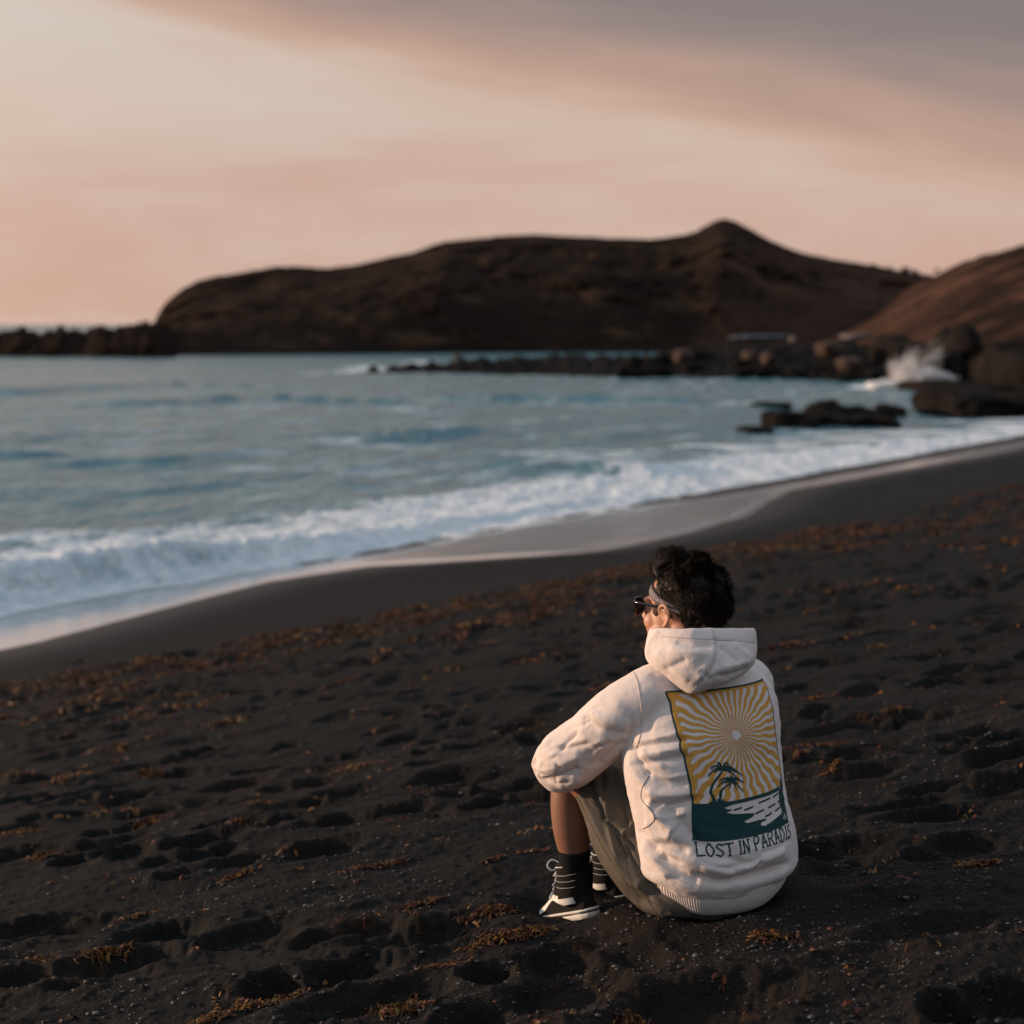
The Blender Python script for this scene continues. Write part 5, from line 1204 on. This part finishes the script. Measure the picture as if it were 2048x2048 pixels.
# close-cropped sides
m_fade, t, b, _ = material('cropped_hair'); p = pos(t)
t.put(b.inputs['Base Color'], t.mix(t.rng(t.noise(p, 900, 2, .6), .4, .6), (.03, .018, .010), (.12, .065, .032))); b.inputs['Roughness'].default_value = .7
V1, F1 = ico(5); d1 = V1/np.linalg.norm(V1, axis=1)[:, None]
sm = sstep(-.42-.5*sstep(-.05, -.4, d1[:, 1]), -.25-.5*sstep(-.05, -.4, d1[:, 1]), d1[:, 2]-.25*np.clip(-d1[:, 1], 0, 1)*1.6)*sstep(.62, .40, d1[:, 1])
kp1 = (sm[F1].min(1) > .35) & (d1[F1][:, :, 2].mean(1) < .5)
P1 = SC_C+d1*(SC_R-np.array([.0005, .0005, .001])); uu, iv = np.unique(F1[kp1], return_inverse=True)
mesh_np('cropped_hair', (P1[uu])@HM+HC, iv.reshape(-1, 3), m_fade, person)
# sideburn
finish('sideburn', *tube([H(-.0715, .030, .010), H(-.070, .032, -.002), H(-.0675, .033, -.008)], [.012, .010, .005], 12, 14, ratio=.30, up=HX), m_fade, person)

# ---------------------------------------------------------------- headband
m_band, t, b, _ = material('paisley_cotton'); p = pos(t)
vr = t.node('ShaderNodeTexVoronoi', feature='DISTANCE_TO_EDGE'); t.put(vr.inputs['Vector'], t.vmath('ADD', p, t.vmath('MULTIPLY', t.node('ShaderNodeTexNoise').outputs[1], (.01, .01, .01)))); vr.inputs['Scale'].default_value = 130
nn = t.noise(p, 160, 2, .5, 2.0)
pat = t.math('MAXIMUM', t.math('MULTIPLY', t.rng(t.math('ABSOLUTE', t.math('SUBTRACT', nn, .5)), .035, .012), 1.0), t.math('MULTIPLY', t.rng(vr.outputs[0], .10, .04), .6))
pat = t.math('MULTIPLY', pat, .7)
t.put(b.inputs['Base Color'], t.mix(pat, (.070, .038, .034), (.50, .47, .48))); b.inputs['Roughness'].default_value = .85
th = np.linspace(0, 2*math.pi, 120, endpoint=False); Vr = []
for k in range(120):
    c_, s_n = math.cos(th[k]), math.sin(th[k])           # s = +1 forward
    zc = .027+.032*s_n; hwid = .016*(.45+.55*(s_n*.5+.5))
    for zo, th_ in ((-hwid, .0035), (-hwid*.4, .0055), (hwid*.4, .0055), (hwid, .0030), (hwid*.5, .001), (-hwid*.5, .001)):
        z = zc+zo; rr_ = math.sqrt(max(.05, 1-((z-SC_C[2])/SC_R[2])**2)); k2 = 1 if s_n < .2 else 1-.03*(s_n-.2)
        Vr.append((SC_C[0]+(SC_R[0]*rr_*k2+th_)*c_, SC_C[1]+(SC_R[1]*rr_*k2+th_)*s_n, z))
Vr = np.array(Vr)@HM+HC; i_ = np.arange(120)[:, None]; j_ = np.arange(6)[None]
Fr = np.stack([i_*6+j_, i_*6+(j_+1) % 6, ((i_+1) % 120)*6+(j_+1) % 6, ((i_+1) % 120)*6+j_], -1).reshape(-1, 4)
band = finish('headband', Vr, Fr, m_band, person); band['label'] = 'folded dark paisley bandana with white curls'
knot = finish('knot', *merge([tube([H(-.052, -.084, .000), H(-.056, -.094, -.012), H(-.046, -.10, -.022), H(-.038, -.096, -.010)], [.007, .009, .009, .006], 10, 24),
                             tube([H(-.05, -.094, -.012), H(-.062, -.098, -.030), H(-.058, -.104, -.048)], [.006, .008, .004], 8, 16, ratio=.4)]), m_band, band)

# ---------------------------------------------------------------- sunglasses
gl = empty('sunglasses', tuple(HC)); gl.parent = person
def pg(name, V, F_, mat): return finish(name, V-HC, F_, mat, gl)
GY, GZ = .118, .004
for s in (-1, 1):
    th = np.linspace(0, 2*math.pi, 36, endpoint=False); cx_ = s*.036
    ex = np.sign(np.cos(th))*np.abs(np.cos(th))**.55; ez = np.sign(np.sin(th))*np.abs(np.sin(th))**.6
    rim = np.array([H(cx_+.029*a, GY-.014*((cx_+.029*a)/.065)**2, GZ+.023*b_+(.004*s*a if b_ > 0 else 0)) for a, b_ in zip(ex, ez)])
    pg('frame', *tube(np.r_[rim, rim[:2]], [.0028]*38, 8, 110, cap=False), m_glossb)
    lens = [H(cx_+.029*a*q_, GY-.014*((cx_+.029*a*q_)/.065)**2+.002*(1-q_*q_), GZ+.023*b_*q_) for q_ in (1, .7, .35, .01) for a, b_ in zip(ex, ez)]
    pg('lens', np.array(lens), grid_faces(4, 36, True), m_lens)
    arm = [H(s*.066, GY-.014, GZ+.016), H(s*.074, GY-.03, GZ+.016), H(s*.079, .04, GZ+.015), H(s*.081, .008, GZ+.014), H(s*.082, -.012, GZ+.010), H(s*.080, -.028, GZ-.008)]
    pg('temple', *tube(arm, [.0055, .0045, .0038, .0034, .003, .003], 8, 40, ratio=.55, up=HX), m_glossb)
pg('bridge', *tube([H(-.010, GY-.001, GZ+.006), H(0, GY+.003, GZ+.010), H(.010, GY-.001, GZ+.006)], [.003, .003, .003], 8, 14), m_glossb)
